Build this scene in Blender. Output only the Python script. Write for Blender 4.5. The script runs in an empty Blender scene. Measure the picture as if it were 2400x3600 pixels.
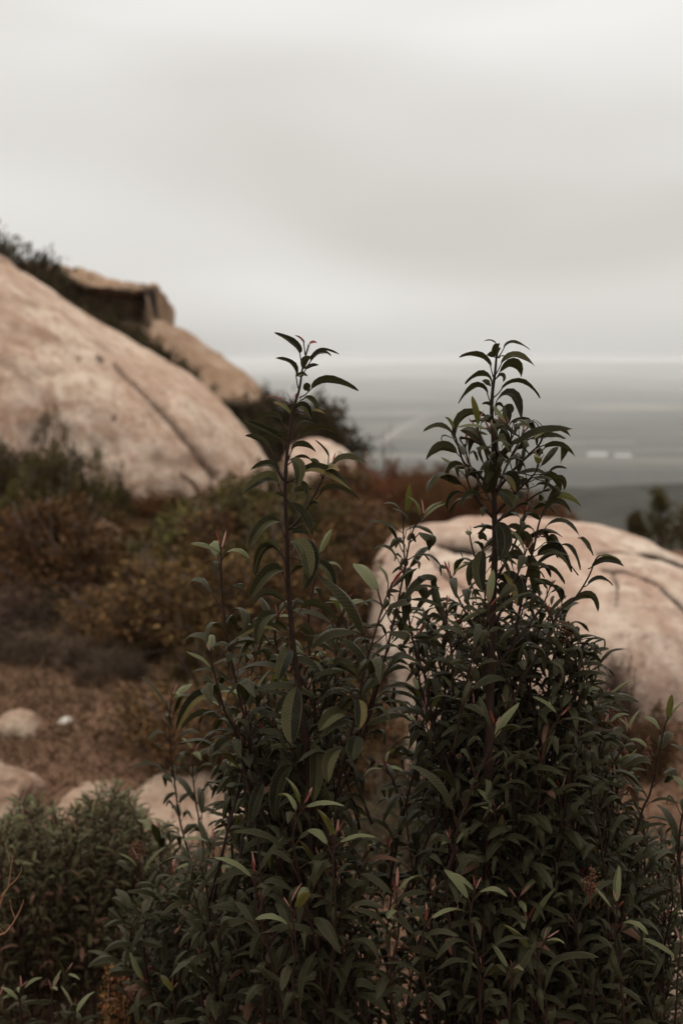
import bpy, math, random
import numpy as np
from mathutils import Vector, Matrix, noise as mnoise

scene = bpy.context.scene
COL = scene.collection
R = math.radians

# ------------------------------------------------------------------ camera
EYE = Vector((0, 0, 1.6)); FPX = 5000.0; HORIZON = 1262.0
PITCH = math.atan((1800 - HORIZON) / FPX)
cam_d = bpy.data.cameras.new('camera')
cam_d.sensor_fit = 'VERTICAL'; cam_d.sensor_height = 36.0; cam_d.lens = 50.0
cam_d.clip_start = 0.05; cam_d.clip_end = 60000
cam_d.dof.use_dof = True; cam_d.dof.focus_distance = 1.80; cam_d.dof.aperture_fstop = 5.4
cam_d.dof.aperture_blades = 0
cam = bpy.data.objects.new('camera', cam_d); COL.objects.link(cam)
cam.location = EYE; cam.rotation_euler = (R(90) - PITCH, 0, 0)
scene.camera = cam

# ------------------------------------------------------------------ sky, sun, exposure
SUN_EL, SUN_AZ = R(62), R(-25)          # azimuth from +Y towards +X
world = bpy.data.worlds.new('World'); scene.world = world; world.use_nodes = True
nt = world.node_tree; nt.nodes.clear(); N = nt.nodes.new; L = nt.links.new
wout = N('ShaderNodeOutputWorld'); bg = N('ShaderNodeBackground'); bg.inputs['Strength'].default_value = 0.10
sky = N('ShaderNodeTexSky'); sky.sky_type = 'NISHITA'; sky.sun_disc = False
sky.sun_elevation = SUN_EL; sky.sun_rotation = SUN_AZ; sky.air_density = 1.0; sky.dust_density = 3.0
tc = N('ShaderNodeTexCoord'); mp = N('ShaderNodeMapping'); mp.inputs['Scale'].default_value = (1.5, 1.5, 4.6)
mp.inputs['Location'].default_value = (8.2, 0.2, 5.1)
L(tc.outputs['Generated'], mp.inputs['Vector'])
n1 = N('ShaderNodeTexNoise'); n1.inputs['Scale'].default_value = 1.9; n1.inputs['Detail'].default_value = 1.8
n1.inputs['Roughness'].default_value = 0.42; n1.inputs['Distortion'].default_value = 0.25
L(mp.outputs['Vector'], n1.inputs['Vector'])
cr = N('ShaderNodeValToRGB'); e = cr.color_ramp.elements
e[0].position = 0.34; e[0].color = (0.66, 0.636, 0.592, 1); e[1].position = 0.66; e[1].color = (0.84, 0.825, 0.79, 1)
L(n1.outputs['Fac'], cr.inputs['Fac'])
sx = N('ShaderNodeSeparateXYZ'); L(tc.outputs['Generated'], sx.inputs['Vector'])
zc = N('ShaderNodeMath'); zc.operation = 'MAXIMUM'; zc.inputs[1].default_value = 0.0; L(sx.outputs['Z'], zc.inputs[0])
zm = N('ShaderNodeMath'); zm.operation = 'MULTIPLY_ADD'; zm.inputs[1].default_value = 23.0; zm.inputs[2].default_value = 9.7   # overcast: zenith brighter than the rim
zq = N('ShaderNodeMath'); zq.operation = 'POWER'; zq.inputs[1].default_value = 2.0; L(zc.outputs[0], zq.inputs[0]); L(zq.outputs[0], zm.inputs[0])
rim = N('ShaderNodeMapRange'); rim.interpolation_type = 'SMOOTHSTEP'; rim.inputs['From Min'].default_value = -0.005; rim.inputs['From Max'].default_value = 0.042
rim.inputs['To Min'].default_value = 0.80; rim.inputs['To Max'].default_value = 1.0; L(sx.outputs['Z'], rim.inputs['Value'])      # murk towards the rim, all the way round
zr = N('ShaderNodeMath'); zr.operation = 'MULTIPLY'; L(zm.outputs[0], zr.inputs[0]); L(rim.outputs[0], zr.inputs[1])
cm = N('ShaderNodeVectorMath'); cm.operation = 'SCALE'; L(cr.outputs['Color'], cm.inputs[0]); L(zr.outputs[0], cm.inputs['Scale'])
mx = N('ShaderNodeMix'); mx.data_type = 'RGBA'; mx.inputs[0].default_value = 0.96
L(sky.outputs['Color'], mx.inputs[6]); L(cm.outputs['Vector'], mx.inputs[7])
L(mx.outputs[2], bg.inputs['Color']); L(bg.outputs[0], wout.inputs['Surface'])

sun_d = bpy.data.lights.new('sun', 'SUN'); sun_d.energy = 0.7; sun_d.angle = R(30); sun_d.color = (1, 0.96, 0.9)
sun = bpy.data.objects.new('sun', sun_d); COL.objects.link(sun); sun.location = (-10, 10, 30)
sdir = Vector((math.sin(SUN_AZ) * math.cos(SUN_EL), math.cos(SUN_AZ) * math.cos(SUN_EL), math.sin(SUN_EL)))
sun.rotation_euler = sdir.to_track_quat('Z', 'Y').to_euler()
vs = scene.view_settings; vs.view_transform = 'Standard'; vs.look = 'None'; vs.gamma = 1.0
vs.exposure = 0.0; vs.use_curve_mapping = False
scene.render.engine = 'CYCLES'
cy = scene.cycles
cy.use_denoising = True; cy.denoiser = 'OPENIMAGEDENOISE'
cy.max_bounces = 6; cy.diffuse_bounces = 3; cy.glossy_bounces = 2; cy.transmission_bounces = 4; cy.volume_bounces = 1
cy.use_adaptive_sampling = False
cy.sample_clamp_indirect = 6.0

# ------------------------------------------------------------------ pixel <-> space
CF = Vector((0, math.cos(PITCH), -math.sin(PITCH))); CU = Vector((0, math.sin(PITCH), math.cos(PITCH)))
def P(px, py, d):
    """point on the ray through photo pixel (px,py) at world distance y = d"""
    r = Vector((1, 0, 0)) * ((px - 1200) / FPX) + CU * ((1800 - py) / FPX) + CF
    return EYE + r * (d / r.y)
def proj(v):
    q = Vector(v) - EYE; f = q.dot(CF)
    return 1200 + FPX * q.x / f, 1800 - FPX * q.dot(CU) / f

def sstep(a, b, x):
    t = min(1.0, max(0.0, (x - a) / (b - a))); return t * t * (3 - 2 * t)
def fbm(x, y, z=0.0, o=4):
    s = 0; a = 1.0
    for i in range(o):
        s += a * mnoise.noise((x, y, z)); x *= 2.03; y *= 2.03; z *= 2.03; a *= 0.5
    return s
VALLEY = -150.0
def ground(x, y):
    r = math.hypot(x, y)
    near = 0.025 * fbm(x * 0.5, y * 0.5, 3.1, 3) + 0.012 * fbm(x * 3, y * 3, 8.0, 2)
    near *= 1 - sstep(30, 80, r)
    hill = 3.3 * math.exp(-(((x + 11) / 7.5) ** 2 + ((y - 34) / 13.0) ** 2))
    hill += 0.05 * sstep(0.5, -4, x) * sstep(8, 15, y) * (1 - sstep(30, 60, y))
    edge = 16.5 + 11.0 * sstep(1.0, -5.0, x) - 6.2 * sstep(0.9, 2.3, x)              # the brow of the hill
    if y > edge:
        t = y - edge
        drop = -0.17 * t * sstep(0, 6, t)
    else:
        drop = 0.0
    side = -0.10 * max(0.0, abs(x + 6) - 22); back = -0.08 * max(0.0, -y - 25)
    z = hill + near + drop + side + back
    if r > 120:
        z += 10 * fbm(x * 0.004, y * 0.004, 1.0, 3) * sstep(120, 400, r)
    spur = 96 * math.exp(-((y - 640) / 150.0) ** 2 - ((x - 150) / 420.0) ** 2) * (1 + .12 * fbm(x * .012, y * .012, 4.0, 3))   # a foothill between the hill and the plain
    roll = spur + 5.0 * fbm(x * 0.0007, y * 0.0007, 5.0, 2) * sstep(600, 1500, r)
    if r > 5000:                                          # far hills that reach up to about eye level
        roll += (0.5 + 0.5 * math.tanh(2.0 * fbm(x * .00022, y * .00022, 9.0, 4) - .35)) * (70 * sstep(5000, 8000, r) + 70 * sstep(9000, 14000, r))
    lim = VALLEY + roll
    k = 8.0                                               # soft floor at the valley
    return lim + k * math.log1p(math.exp(min(50.0, (z - lim) / k))) if z < 60 else z

# ------------------------------------------------------------------ helpers
def obj(name, me, parent=None, mats=(), loc=None):
    o = bpy.data.objects.new(name, me); COL.objects.link(o)
    if parent is not None: o.parent = parent
    if loc is not None: o.location = loc
    if me is not None:
        for m in mats:
            if m.name not in [q.name for q in me.materials if q]: me.materials.append(m)
    return o
def tag(o, label=None, cat=None, group=None, kind=None):
    if label: o['label'] = label
    if cat: o['category'] = cat
    if group: o['group'] = group
    if kind: o['kind'] = kind
    return o
def empty(name, loc, label, cat, group=None):
    o = bpy.data.objects.new(name, None); COL.objects.link(o); o.location = loc; o.empty_display_size = 0.1
    return tag(o, label, cat, group)

def npmesh(name, V, F, mi=None, uv=None, mid=None, smooth=True):
    """V (n,3), F (m,3) or (m,4) arrays; mi per face; uv per vertex; mid = vertex flags whose joining edges are sharp"""
    V = np.asarray(V, np.float32); F = np.asarray(F, np.int32); k = F.shape[1]
    me = bpy.data.meshes.new(name)
    me.vertices.add(len(V)); me.vertices.foreach_set('co', V.ravel())
    me.loops.add(F.size); me.loops.foreach_set('vertex_index', F.ravel())
    me.polygons.add(len(F)); me.polygons.foreach_set('loop_start', np.arange(0, F.size, k, dtype=np.int32))
    if mi is not None: me.polygons.foreach_set('material_index', np.asarray(mi, np.int32))
    me.update(calc_edges=True)
    me.polygons.foreach_set('use_smooth', np.full(len(F), smooth, bool))
    if uv is not None:
        l = me.uv_layers.new(name='UVMap'); l.data.foreach_set('uv', np.asarray(uv, np.float32)[F.ravel()].ravel())
    if mid is not None:
        ne = len(me.edges); ev = np.empty(ne * 2, np.int32); me.edges.foreach_get('vertices', ev); ev = ev.reshape(-1, 2)
        sh = np.asarray(mid)[ev].all(axis=1)
        a = me.attributes.new('sharp_edge', 'BOOLEAN', 'EDGE'); a.data.foreach_set('value', sh)
    me.validate()
    return me

class Acc:
    """collects triangles of many small pieces into one mesh"""
    def __init__(s): s.V = []; s.F = []; s.M = []; s.U = []; s.K = []; s.n = 0
    def add(s, V, F, M=None, U=None, K=None):
        s.V.append(V); s.F.append(np.asarray(F) + s.n); s.n += len(V)
        s.M.append(np.zeros(len(F), int) if M is None else M)
        s.U.append(np.zeros((len(V), 2)) if U is None else U)
        s.K.append(np.zeros(len(V), bool) if K is None else K)
    def mesh(s, name, smooth=True):
        return npmesh(name, np.concatenate(s.V), np.concatenate(s.F), np.concatenate(s.M), np.concatenate(s.U), np.concatenate(s.K), smooth)

def smooth_line(pts, n=4):
    pts = [Vector(p) for p in pts]
    if len(pts) < 3: return pts
    out = []; q = [pts[0] * 2 - pts[1]] + pts + [pts[-1] * 2 - pts[-2]]
    for i in range(1, len(q) - 2):
        for j in range(n):
            t = j / n; a, b, c, d = q[i - 1], q[i], q[i + 1], q[i + 2]
            out.append(0.5 * ((2 * b) + (c - a) * t + (2 * a - 5 * b + 4 * c - d) * t * t + (3 * b - a - 3 * c + d) * t ** 3))
    out.append(pts[-1]); return out
def tube(acc, pts, r0, r1, sides=6, mi=0):
    pts = [Vector(p) for p in pts]; n = len(pts); V = []; F = []
    up = Vector((0.31, 0.87, 0.22)).normalized()
    for i, p in enumerate(pts):
        t = (pts[min(i + 1, n - 1)] - pts[max(i - 1, 0)]).normalized()
        a = t.cross(up).normalized(); b = t.cross(a); r = r0 + (r1 - r0) * i / max(1, n - 1)
        for k in range(sides):
            w = 2 * math.pi * k / sides; V.append(p + (a * math.cos(w) + b * math.sin(w)) * r)
    for i in range(n - 1):
        for k in range(sides):
            k2 = (k + 1) % sides; a, b, c, d = i * sides + k, i * sides + k2, (i + 1) * sides + k2, (i + 1) * sides + k
            F += [(a, b, c), (a, c, d)]
    for k in range(1, sides - 1): F += [(0, k + 1, k), ((n - 1) * sides, (n - 1) * sides + k, (n - 1) * sides + k + 1)]
    acc.add(np.array([tuple(v) for v in V]), np.array(F), np.full(len(F), mi))

# ------------------------------------------------------------------ materials
def mat(name):
    m = bpy.data.materials.new(name); m.use_nodes = True; t = m.node_tree
    b = t.nodes['Principled BSDF']; return m, t, b, t.nodes.new, t.links.new
def mixc(t, fac, a, b, blend='MIX'):
    n = t.nodes.new('ShaderNodeMix'); n.data_type = 'RGBA'; n.blend_type = blend
    for i, s in ((0, fac), (6, a), (7, b)):
        if hasattr(s, 'is_output'): t.links.new(s, n.inputs[i])
        elif i == 0: n.inputs[0].default_value = s
        else: n.inputs[i].default_value = (*s, 1)
    return n.outputs[2]
def math_n(t, op, a, b=0.0, c=0.0):
    n = t.nodes.new('ShaderNodeMath'); n.operation = op
    for i, s in enumerate((a, b, c)):
        if hasattr(s, 'is_output'): t.links.new(s, n.inputs[i])
        else: n.inputs[i].default_value = s
    return n.outputs[0]
def noise_n(t, vec, scale, detail=4, rough=0.55, dist=0.0):
    n = t.nodes.new('ShaderNodeTexNoise'); n.inputs['Scale'].default_value = scale; n.inputs['Detail'].default_value = detail
    n.inputs['Roughness'].default_value = rough; n.inputs['Distortion'].default_value = dist
    if vec is not None: t.links.new(vec, n.inputs['Vector'])
    return n.outputs['Fac']
def ramp(t, s, p0, p1, c0=(0, 0, 0), c1=(1, 1, 1)):
    n = t.nodes.new('ShaderNodeValToRGB'); e = n.color_ramp.elements
    e[0].position = p0; e[0].color = (*c0, 1); e[1].position = p1; e[1].color = (*c1, 1); t.links.new(s, n.inputs['Fac']); return n.outputs['Color']
def bump(t, b, h, strength, dist):
    n = t.nodes.new('ShaderNodeBump'); n.inputs['Strength'].default_value = strength; n.inputs['Distance'].default_value = dist
    t.links.new(h, n.inputs['Height']); t.links.new(n.outputs['Normal'], b.inputs['Normal'])
def rnd_n(t):
    """a random number per piece: per island of a joined mesh, per object of shared meshes"""
    g = t.nodes.new('ShaderNodeNewGeometry'); o = t.nodes.new('ShaderNodeObjectInfo')
    return math_n(t, 'FRACT', math_n(t, 'ADD', g.outputs['Random Per Island'], o.outputs['Random']))

def leaf_mat(name, dark, light, under, edge, transl=(0.05, 0.06, 0.015), rough=0.42, young=None):
    m, t, b, N, L = mat(name)
    r = rnd_n(t); base = mixc(t, math_n(t, 'POWER', r, 2.6), dark, light)
    old = math_n(t, 'GREATER_THAN', math_n(t, 'FRACT', math_n(t, 'MULTIPLY', r, 37.7)), 0.955); base = mixc(t, math_n(t, 'MULTIPLY', old, 0.8), base, (0.10, 0.072, 0.02))   # a few yellowing leaves
    uv = N('ShaderNodeUVMap'); s = N('ShaderNodeSeparateXYZ'); L(uv.outputs[0], s.inputs[0])
    d = math_n(t, 'ABSOLUTE', math_n(t, 'SUBTRACT', s.outputs['X'], 0.5))          # 0 midrib .. 0.5 margin
    if young is not None:                                                        # colour runs into the tip and margin
        base = mixc(t, ramp(t, s.outputs['Y'], 0.35, 0.95), base, young)
    geo = N('ShaderNodeNewGeometry')
    tcn = N('ShaderNodeTexCoord')
    blot = noise_n(t, tcn.outputs['Object'], 90, 3, 0.6)
    base = mixc(t, math_n(t, 'MULTIPLY', ramp(t, blot, 0.45, 0.75), 0.35), base, under)
    base = mixc(t, geo.outputs['Backfacing'], base, under)
    rib = math_n(t, 'LESS_THAN', d, 0.028); marg = math_n(t, 'GREATER_THAN', d, 0.455)
    base = mixc(t, math_n(t, 'MULTIPLY', math_n(t, 'MAXIMUM', rib, marg), 0.55), base, edge)
    vein = math_n(t, 'SINE', math_n(t, 'MULTIPLY', math_n(t, 'SUBTRACT', s.outputs['Y'], math_n(t, 'MULTIPLY', d, 0.22)), 95.0))
    base = mixc(t, math_n(t, 'MULTIPLY', math_n(t, 'GREATER_THAN', vein, 0.80), 0.10), base, edge)
    L(base, b.inputs['Base Color']); b.inputs['Roughness'].default_value = rough
    b.inputs['Specular IOR Level'].default_value = 0.045
    bump(t, b, vein, 0.25, 0.0006)
    tr = N('ShaderNodeBsdfTranslucent'); tr.inputs['Color'].default_value = (*transl, 1)
    ad = N('ShaderNodeAddShader'); L(b.outputs[0], ad.inputs[0]); L(tr.outputs[0], ad.inputs[1])
    L(ad.outputs[0], t.nodes['Material Output'].inputs['Surface']); return m
M_LEAF = leaf_mat('sumac_leaf', (0.0055, 0.0050, 0.0018), (0.056, 0.050, 0.021), (0.028, 0.025, 0.013), (0.066, 0.061, 0.036), (0.006, 0.0062, 0.0016), 0.38)
M_YOUNG = leaf_mat('young_leaf', (0.055, 0.060, 0.016), (0.085, 0.080, 0.028), (0.09, 0.092, 0.048), (0.14, 0.125, 0.06), (0.03, 0.03, 0.006), 0.5, (0.15, 0.085, 0.04))
M_BUD = leaf_mat('red_bud', (0.17, 0.045, 0.034), (0.24, 0.085, 0.065), (0.22, 0.11, 0.09), (0.26, 0.13, 0.10), (0.04, 0.006, 0.005), 0.5)
M_DEAD = leaf_mat('dry_leaf', (0.07, 0.026, 0.015), (0.12, 0.05, 0.03), (0.11, 0.06, 0.04), (0.12, 0.06, 0.04), (0.02, 0.005, 0.002), 0.7)
def plain_mat(name, c0, c1, scale=30, rough=0.8, bs=0.3, bd=0.002):
    m, t, b, N, L = mat(name); tcn = N('ShaderNodeTexCoord'); n = noise_n(t, tcn.outputs['Object'], scale, 5, 0.6)
    L(mixc(t, ramp(t, n, 0.3, 0.7), c0, c1), b.inputs['Base Color']); b.inputs['Roughness'].default_value = rough
    b.inputs['Specular IOR Level'].default_value = 0.08; bump(t, b, n, bs, bd); return m
M_STEM = plain_mat('sumac_stem', (0.018, 0.011, 0.008), (0.036, 0.021, 0.016), 60, 0.6)
M_PETIOLE = plain_mat('petiole', (0.028, 0.015, 0.010), (0.055, 0.025, 0.017), 60, 0.55)
M_TWIG = plain_mat('dry_twig', (0.17, 0.085, 0.05), (0.26, 0.14, 0.085), 80, 0.8)
M_SEED = plain_mat('seed', (0.075, 0.035, 0.022), (0.14, 0.065, 0.038), 200, 0.8)
M_BARK = plain_mat('brush_bark', (0.07, 0.048, 0.038), (0.13, 0.09, 0.072), 20, 0.9)

def rand_mat(name, cols, rough=0.75, transl=0.3):
    """leaf colours vary from leaf to leaf and, more slowly, from bush to bush"""
    m, t, b, N, L = mat(name); r = rnd_n(t); oi = N('ShaderNodeObjectInfo'); wn = N('ShaderNodeTexWhiteNoise'); wn.noise_dimensions = '1D'; L(math_n(t, 'MULTIPLY', oi.outputs['Random'], 91.7), wn.inputs['W'])
    n = N('ShaderNodeValToRGB'); n.color_ramp.interpolation = 'LINEAR'; el = n.color_ramp.elements
    while len(el) < len(cols): el.new(0.5)
    for i, c in enumerate(cols): el[i].position = i / (len(cols) - 1); el[i].color = (*c, 1)
    L(r, n.inputs['Fac']); hsv = N('ShaderNodeHueSaturation'); L(n.outputs['Color'], hsv.inputs['Color'])
    L(math_n(t, 'MULTIPLY_ADD', wn.outputs['Value'], 1.0, 0.6), hsv.inputs['Value']); L(math_n(t, 'MULTIPLY_ADD', oi.outputs['Random'], 0.035, 0.498), hsv.inputs['Hue'])
    L(hsv.outputs['Color'], b.inputs['Base Color']); b.inputs['Roughness'].default_value = rough
    b.inputs['Specular IOR Level'].default_value = 0.015
    return m
M_OLIVE = rand_mat('olive_foliage', [(0.032, 0.026, 0.01), (0.06, 0.046, 0.017), (0.105, 0.072, 0.03), (0.038, 0.03, 0.012)])
M_RUST = rand_mat('rust_foliage', [(0.105, 0.036, 0.017), (0.075, 0.03, 0.015), (0.15, 0.056, 0.028), (0.05, 0.026, 0.013)])
M_BROWN = rand_mat('brown_foliage', [(0.045, 0.025, 0.012), (0.085, 0.042, 0.019), (0.15, 0.075, 0.038), (0.032, 0.021, 0.01), (0.1, 0.045, 0.022)])
M_GREY = rand_mat('grey_brush', [(0.075, 0.046, 0.034), (0.115, 0.074, 0.056), (0.055, 0.033, 0.025), (0.15, 0.1, 0.078)])
M_DARK = rand_mat('dark_scrub', [(0.024, 0.019, 0.011), (0.04, 0.03, 0.016), (0.062, 0.037, 0.02), (0.03, 0.026, 0.014)])
M_STRAW = rand_mat('straw', [(.36,.23,.15),(.06,.032,.02),(.20,.115,.068),(.26,.155,.095),(.13,.065,.038),(.10,.05,.03)])
M_PALEB = rand_mat('pale_blossom', [(0.55, 0.49, 0.40), (0.65, 0.60, 0.52), (0.48, 0.40, 0.32)])
M_GGREEN = rand_mat('grey_green', [(0.07, 0.066, 0.038), (0.11, 0.1, 0.062), (0.055, 0.046, 0.026), (0.14, 0.062, 0.036)])

def rock_mat(name, light, mid, rust, dark, off=0.0, rustp=(0.52, 0.74), darkp=(0.58, 0.8)):
    m, t, b, N, L = mat(name); tcn = N('ShaderNodeTexCoord'); mpn = N('ShaderNodeMapping')
    mpn.inputs['Location'].default_value = (off, off * 0.7, off * 1.3); L(tcn.outputs['Object'], mpn.inputs['Vector']); v = mpn.outputs['Vector']
    big = noise_n(t, v, 0.9, 5, 0.6, 0.4); c = mixc(t, ramp(t, big, 0.42, 0.56), mid, light); mott = noise_n(t, v, 3.6, 6, 0.68, 0.6); c = mixc(t, math_n(t, 'MULTIPLY', ramp(t, mott, 0.44, 0.60), 0.6), c, rust)
    st = N('ShaderNodeMapping'); st.inputs['Scale'].default_value = (0.7, 0.7, 2.2); L(v, st.inputs['Vector'])
    ru = noise_n(t, st.outputs['Vector'], 1.3, 6, 0.62, 0.8); c = mixc(t, math_n(t, 'MULTIPLY', ramp(t, ru, *rustp), 0.75), c, rust)
    dk = noise_n(t, st.outputs['Vector'], 2.1, 7, 0.66, 0.3); c = mixc(t, math_n(t, 'MULTIPLY', ramp(t, dk, *darkp), 0.7), c, dark)
    fine = noise_n(t, v, 38, 5, 0.7); c = mixc(t, math_n(t, 'MULTIPLY', ramp(t, fine, 0.5, 0.78), 0.35), c, dark)
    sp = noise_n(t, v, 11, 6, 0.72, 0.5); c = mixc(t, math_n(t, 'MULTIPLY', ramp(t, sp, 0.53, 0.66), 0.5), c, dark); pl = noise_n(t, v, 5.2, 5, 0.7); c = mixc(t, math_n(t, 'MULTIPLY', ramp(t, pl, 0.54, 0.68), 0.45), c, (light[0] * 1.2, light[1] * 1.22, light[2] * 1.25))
    at = N('ShaderNodeAttribute'); at.attribute_name = 'stain_shade'; c = mixc(t, at.outputs['Fac'], c, dark); c = mixc(t, ramp(t, at.outputs['Fac'], 0.62, 0.92), c, (0.022, 0.015, 0.011))  # mask holds stains, crack tone and the shade painted on ledge and dome hollow
    L(c, b.inputs['Base Color']); b.inputs['Roughness'].default_value = 0.92; b.inputs['Specular IOR Level'].default_value = 0.04
    h = math_n(t, 'ADD', noise_n(t, v, 14, 8, 0.7), math_n(t, 'MULTIPLY', fine, 0.3)); bump(t, b, h, 0.8, 0.05); return m
M_ROCK1 = rock_mat('boulder_stone', (0.60, 0.47, 0.375), (0.46, 0.325, 0.245), (0.31, 0.175, 0.108), (0.085, 0.052, 0.038))
M_ROCK2 = rock_mat('pale_stone', (0.64, 0.52, 0.42), (0.50, 0.36, 0.28), (0.35, 0.205, 0.148), (0.10, 0.062, 0.045), 5.3, (0.50, 0.72), (0.60, 0.85))
M_ROCK3 = rock_mat('hill_stone', (0.40, 0.285, 0.20), (0.29, 0.19, 0.125), (0.22, 0.125, 0.075), (0.085, 0.06, 0.045), 9.1)
M_ROCK4 = rock_mat('slab_stone', (0.48, 0.38, 0.29), (0.39, 0.275, 0.20), (0.28, 0.165, 0.11), (0.13, 0.08, 0.055), 2.2, (0.46, 0.66), (0.52, 0.74))

M_PALE = plain_mat('white_stone', (0.40, 0.36, 0.31), (0.55, 0.51, 0.45), 40, 0.9)
# ground: soil near, brush-covered slope and fields far
def ground_mat():
    m, t, b, N, L = mat('ground_soil'); tcn = N('ShaderNodeTexCoord'); v = tcn.outputs['Object']
    a = noise_n(t, v, 1.6, 6, 0.65); c = mixc(t, ramp(t, a, 0.35, 0.65), (0.080, 0.043, 0.028), (0.150, 0.086, 0.056))
    f = noise_n(t, v, 24, 6, 0.75); c = mixc(t, math_n(t, 'MULTIPLY', ramp(t, f, 0.48, 0.7), 0.6), c, (0.19, 0.12, 0.082))
    dk = noise_n(t, v, 7, 4, 0.6); c = mixc(t, math_n(t, 'MULTIPLY', ramp(t, dk, 0.55, 0.72), 0.5), c, (0.07, 0.042, 0.03))
    # chaparral on the slopes, plots on the plain
    g = N('ShaderNodeNewGeometry'); s = N('ShaderNodeSeparateXYZ'); L(g.outputs['Position'], s.inputs[0])
    wide = noise_n(t, v, 0.02, 6, 0.7); chap = mixc(t, ramp(t, wide, 0.38, 0.62), (0.016, 0.0155, 0.012), (0.044, 0.040, 0.030))
    vor = N('ShaderNodeTexVoronoi'); vor.inputs['Scale'].default_value = 0.004; vor.feature = 'F1'; L(v, vor.inputs['Vector'])
    hs = N('ShaderNodeSeparateColor'); L(vor.outputs['Color'], hs.inputs[0])
    field = mixc(t, hs.outputs[0], (0.03, 0.031, 0.023), (0.15, 0.13, 0.098))
    wn = noise_n(t, v, 0.0012, 5, 0.6); plain = mixc(t, ramp(t, wn, 0.42, 0.58), chap, field)
    ln = N('ShaderNodeVectorMath'); ln.operation = 'LENGTH'; L(g.outputs['Position'], ln.inputs[0])
    far = ramp(t, math_n(t, 'DIVIDE', ln.outputs['Value'], 400.0), 0.05, 0.12); c = mixc(t, far, c, chap)
    vf = ramp(t, math_n(t, 'DIVIDE', ln.outputs['Value'], 4000.0), 0.4, 0.6); c = mixc(t, vf, c, plain)
    L(c, b.inputs['Base Color']); b.inputs['Roughness'].default_value = 0.95; b.inputs['Specular IOR Level'].default_value = 0.01
    bump(t, b, f, 0.5, 0.015); return m
M_GROUND = ground_mat()

# ------------------------------------------------------------------ ground: one polar sheet out to the horizon
NA, rings = 288, [0.0]
r = 0.35
while r < 45000: rings.append(r); r *= 1.055
V = [(0, 0, ground(0, 0))]
for r in rings[1:]:
    for k in range(NA):
        a = 2 * math.pi * k / NA; x, y = r * math.sin(a), r * math.cos(a); V.append((x, y, ground(x, y)))
F = []
for i in range(len(rings) - 2):
    for k in range(NA):
        a = 1 + i * NA + k; b_ = 1 + i * NA + (k + 1) % NA; F += [(a, b_, b_ + NA), (a, b_ + NA, a + NA)]
for k in range(NA): F.append((0, 1 + (k + 1) % NA, 1 + k))
V = np.array(V); F = np.array(F)[:, ::-1]
tag(obj('ground', npmesh('ground', V, F), None, [M_GROUND]), kind='structure')

def drape(name, line, width, m, lift=0.8):
    pts = smooth_line([Vector((x, y, 0)) for x, y in line], 8); Vv = []; Ff = []
    for i, p in enumerate(pts):
        t = (pts[min(i + 1, len(pts) - 1)] - pts[max(i - 1, 0)]).normalized(); s = Vector((t.y, -t.x, 0)) * width / 2
        for q in (p - s, p, p + s): Vv.append((q.x, q.y, ground(q.x, q.y) + lift))
    for i in range(len(pts) - 1):
        for k in (0, 1):
            a = i * 3 + k; Ff += [(a, a + 1, a + 4), (a, a + 4, a + 3)]
    return tag(obj(name, npmesh(name, np.array(Vv), np.array(Ff)), None, [m]), kind='structure')
M_DIRT = plain_mat('dirt_track', (0.16, 0.135, 0.105), (0.20, 0.17, 0.135), 0.05, 0.95)
M_FIELD = plain_mat('bare_field', (0.085, 0.075, 0.058), (0.12, 0.105, 0.082), 0.01, 0.95)
def vp(px, py):
    """point of the valley floor under a photo pixel"""
    d = 200.0
    for i in range(60):
        q = P(px, py, d); h = ground(q.x, q.y)
        d *= 1 + max(-0.3, min(0.3, (q.z - h) / max(1e-6, EYE.z - h + 1e-3)))
    return q
road = [vp(1335, 1560), vp(1370, 1535), vp(1420, 1500), vp(1480, 1470), vp(1540, 1452)]
drape('dirt_road', [(q.x, q.y) for q in road], 14.0, M_DIRT)
a, b_ = vp(1900, 1562), vp(2230, 1558); drape('bare_field', [(a.x, a.y), ((a.x + b_.x) / 2, (a.y + b_.y) / 2 + 20), (b_.x, b_.y)], 90, M_FIELD, 1.0)
a, b_ = vp(1255, 1606), vp(1680, 1612); drape('bare_field', [(a.x, a.y), ((a.x + b_.x) / 2, (a.y + b_.y) / 2 + 15), (b_.x, b_.y)], 130, M_FIELD, 1.0)
a, b_ = vp(1760, 1592), vp(2480, 1583); drape('bare_field', [(a.x, a.y), ((a.x + b_.x) / 2, (a.y + b_.y) / 2 - 10), (b_.x, b_.y)], 60, M_FIELD, 1.3)

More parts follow.
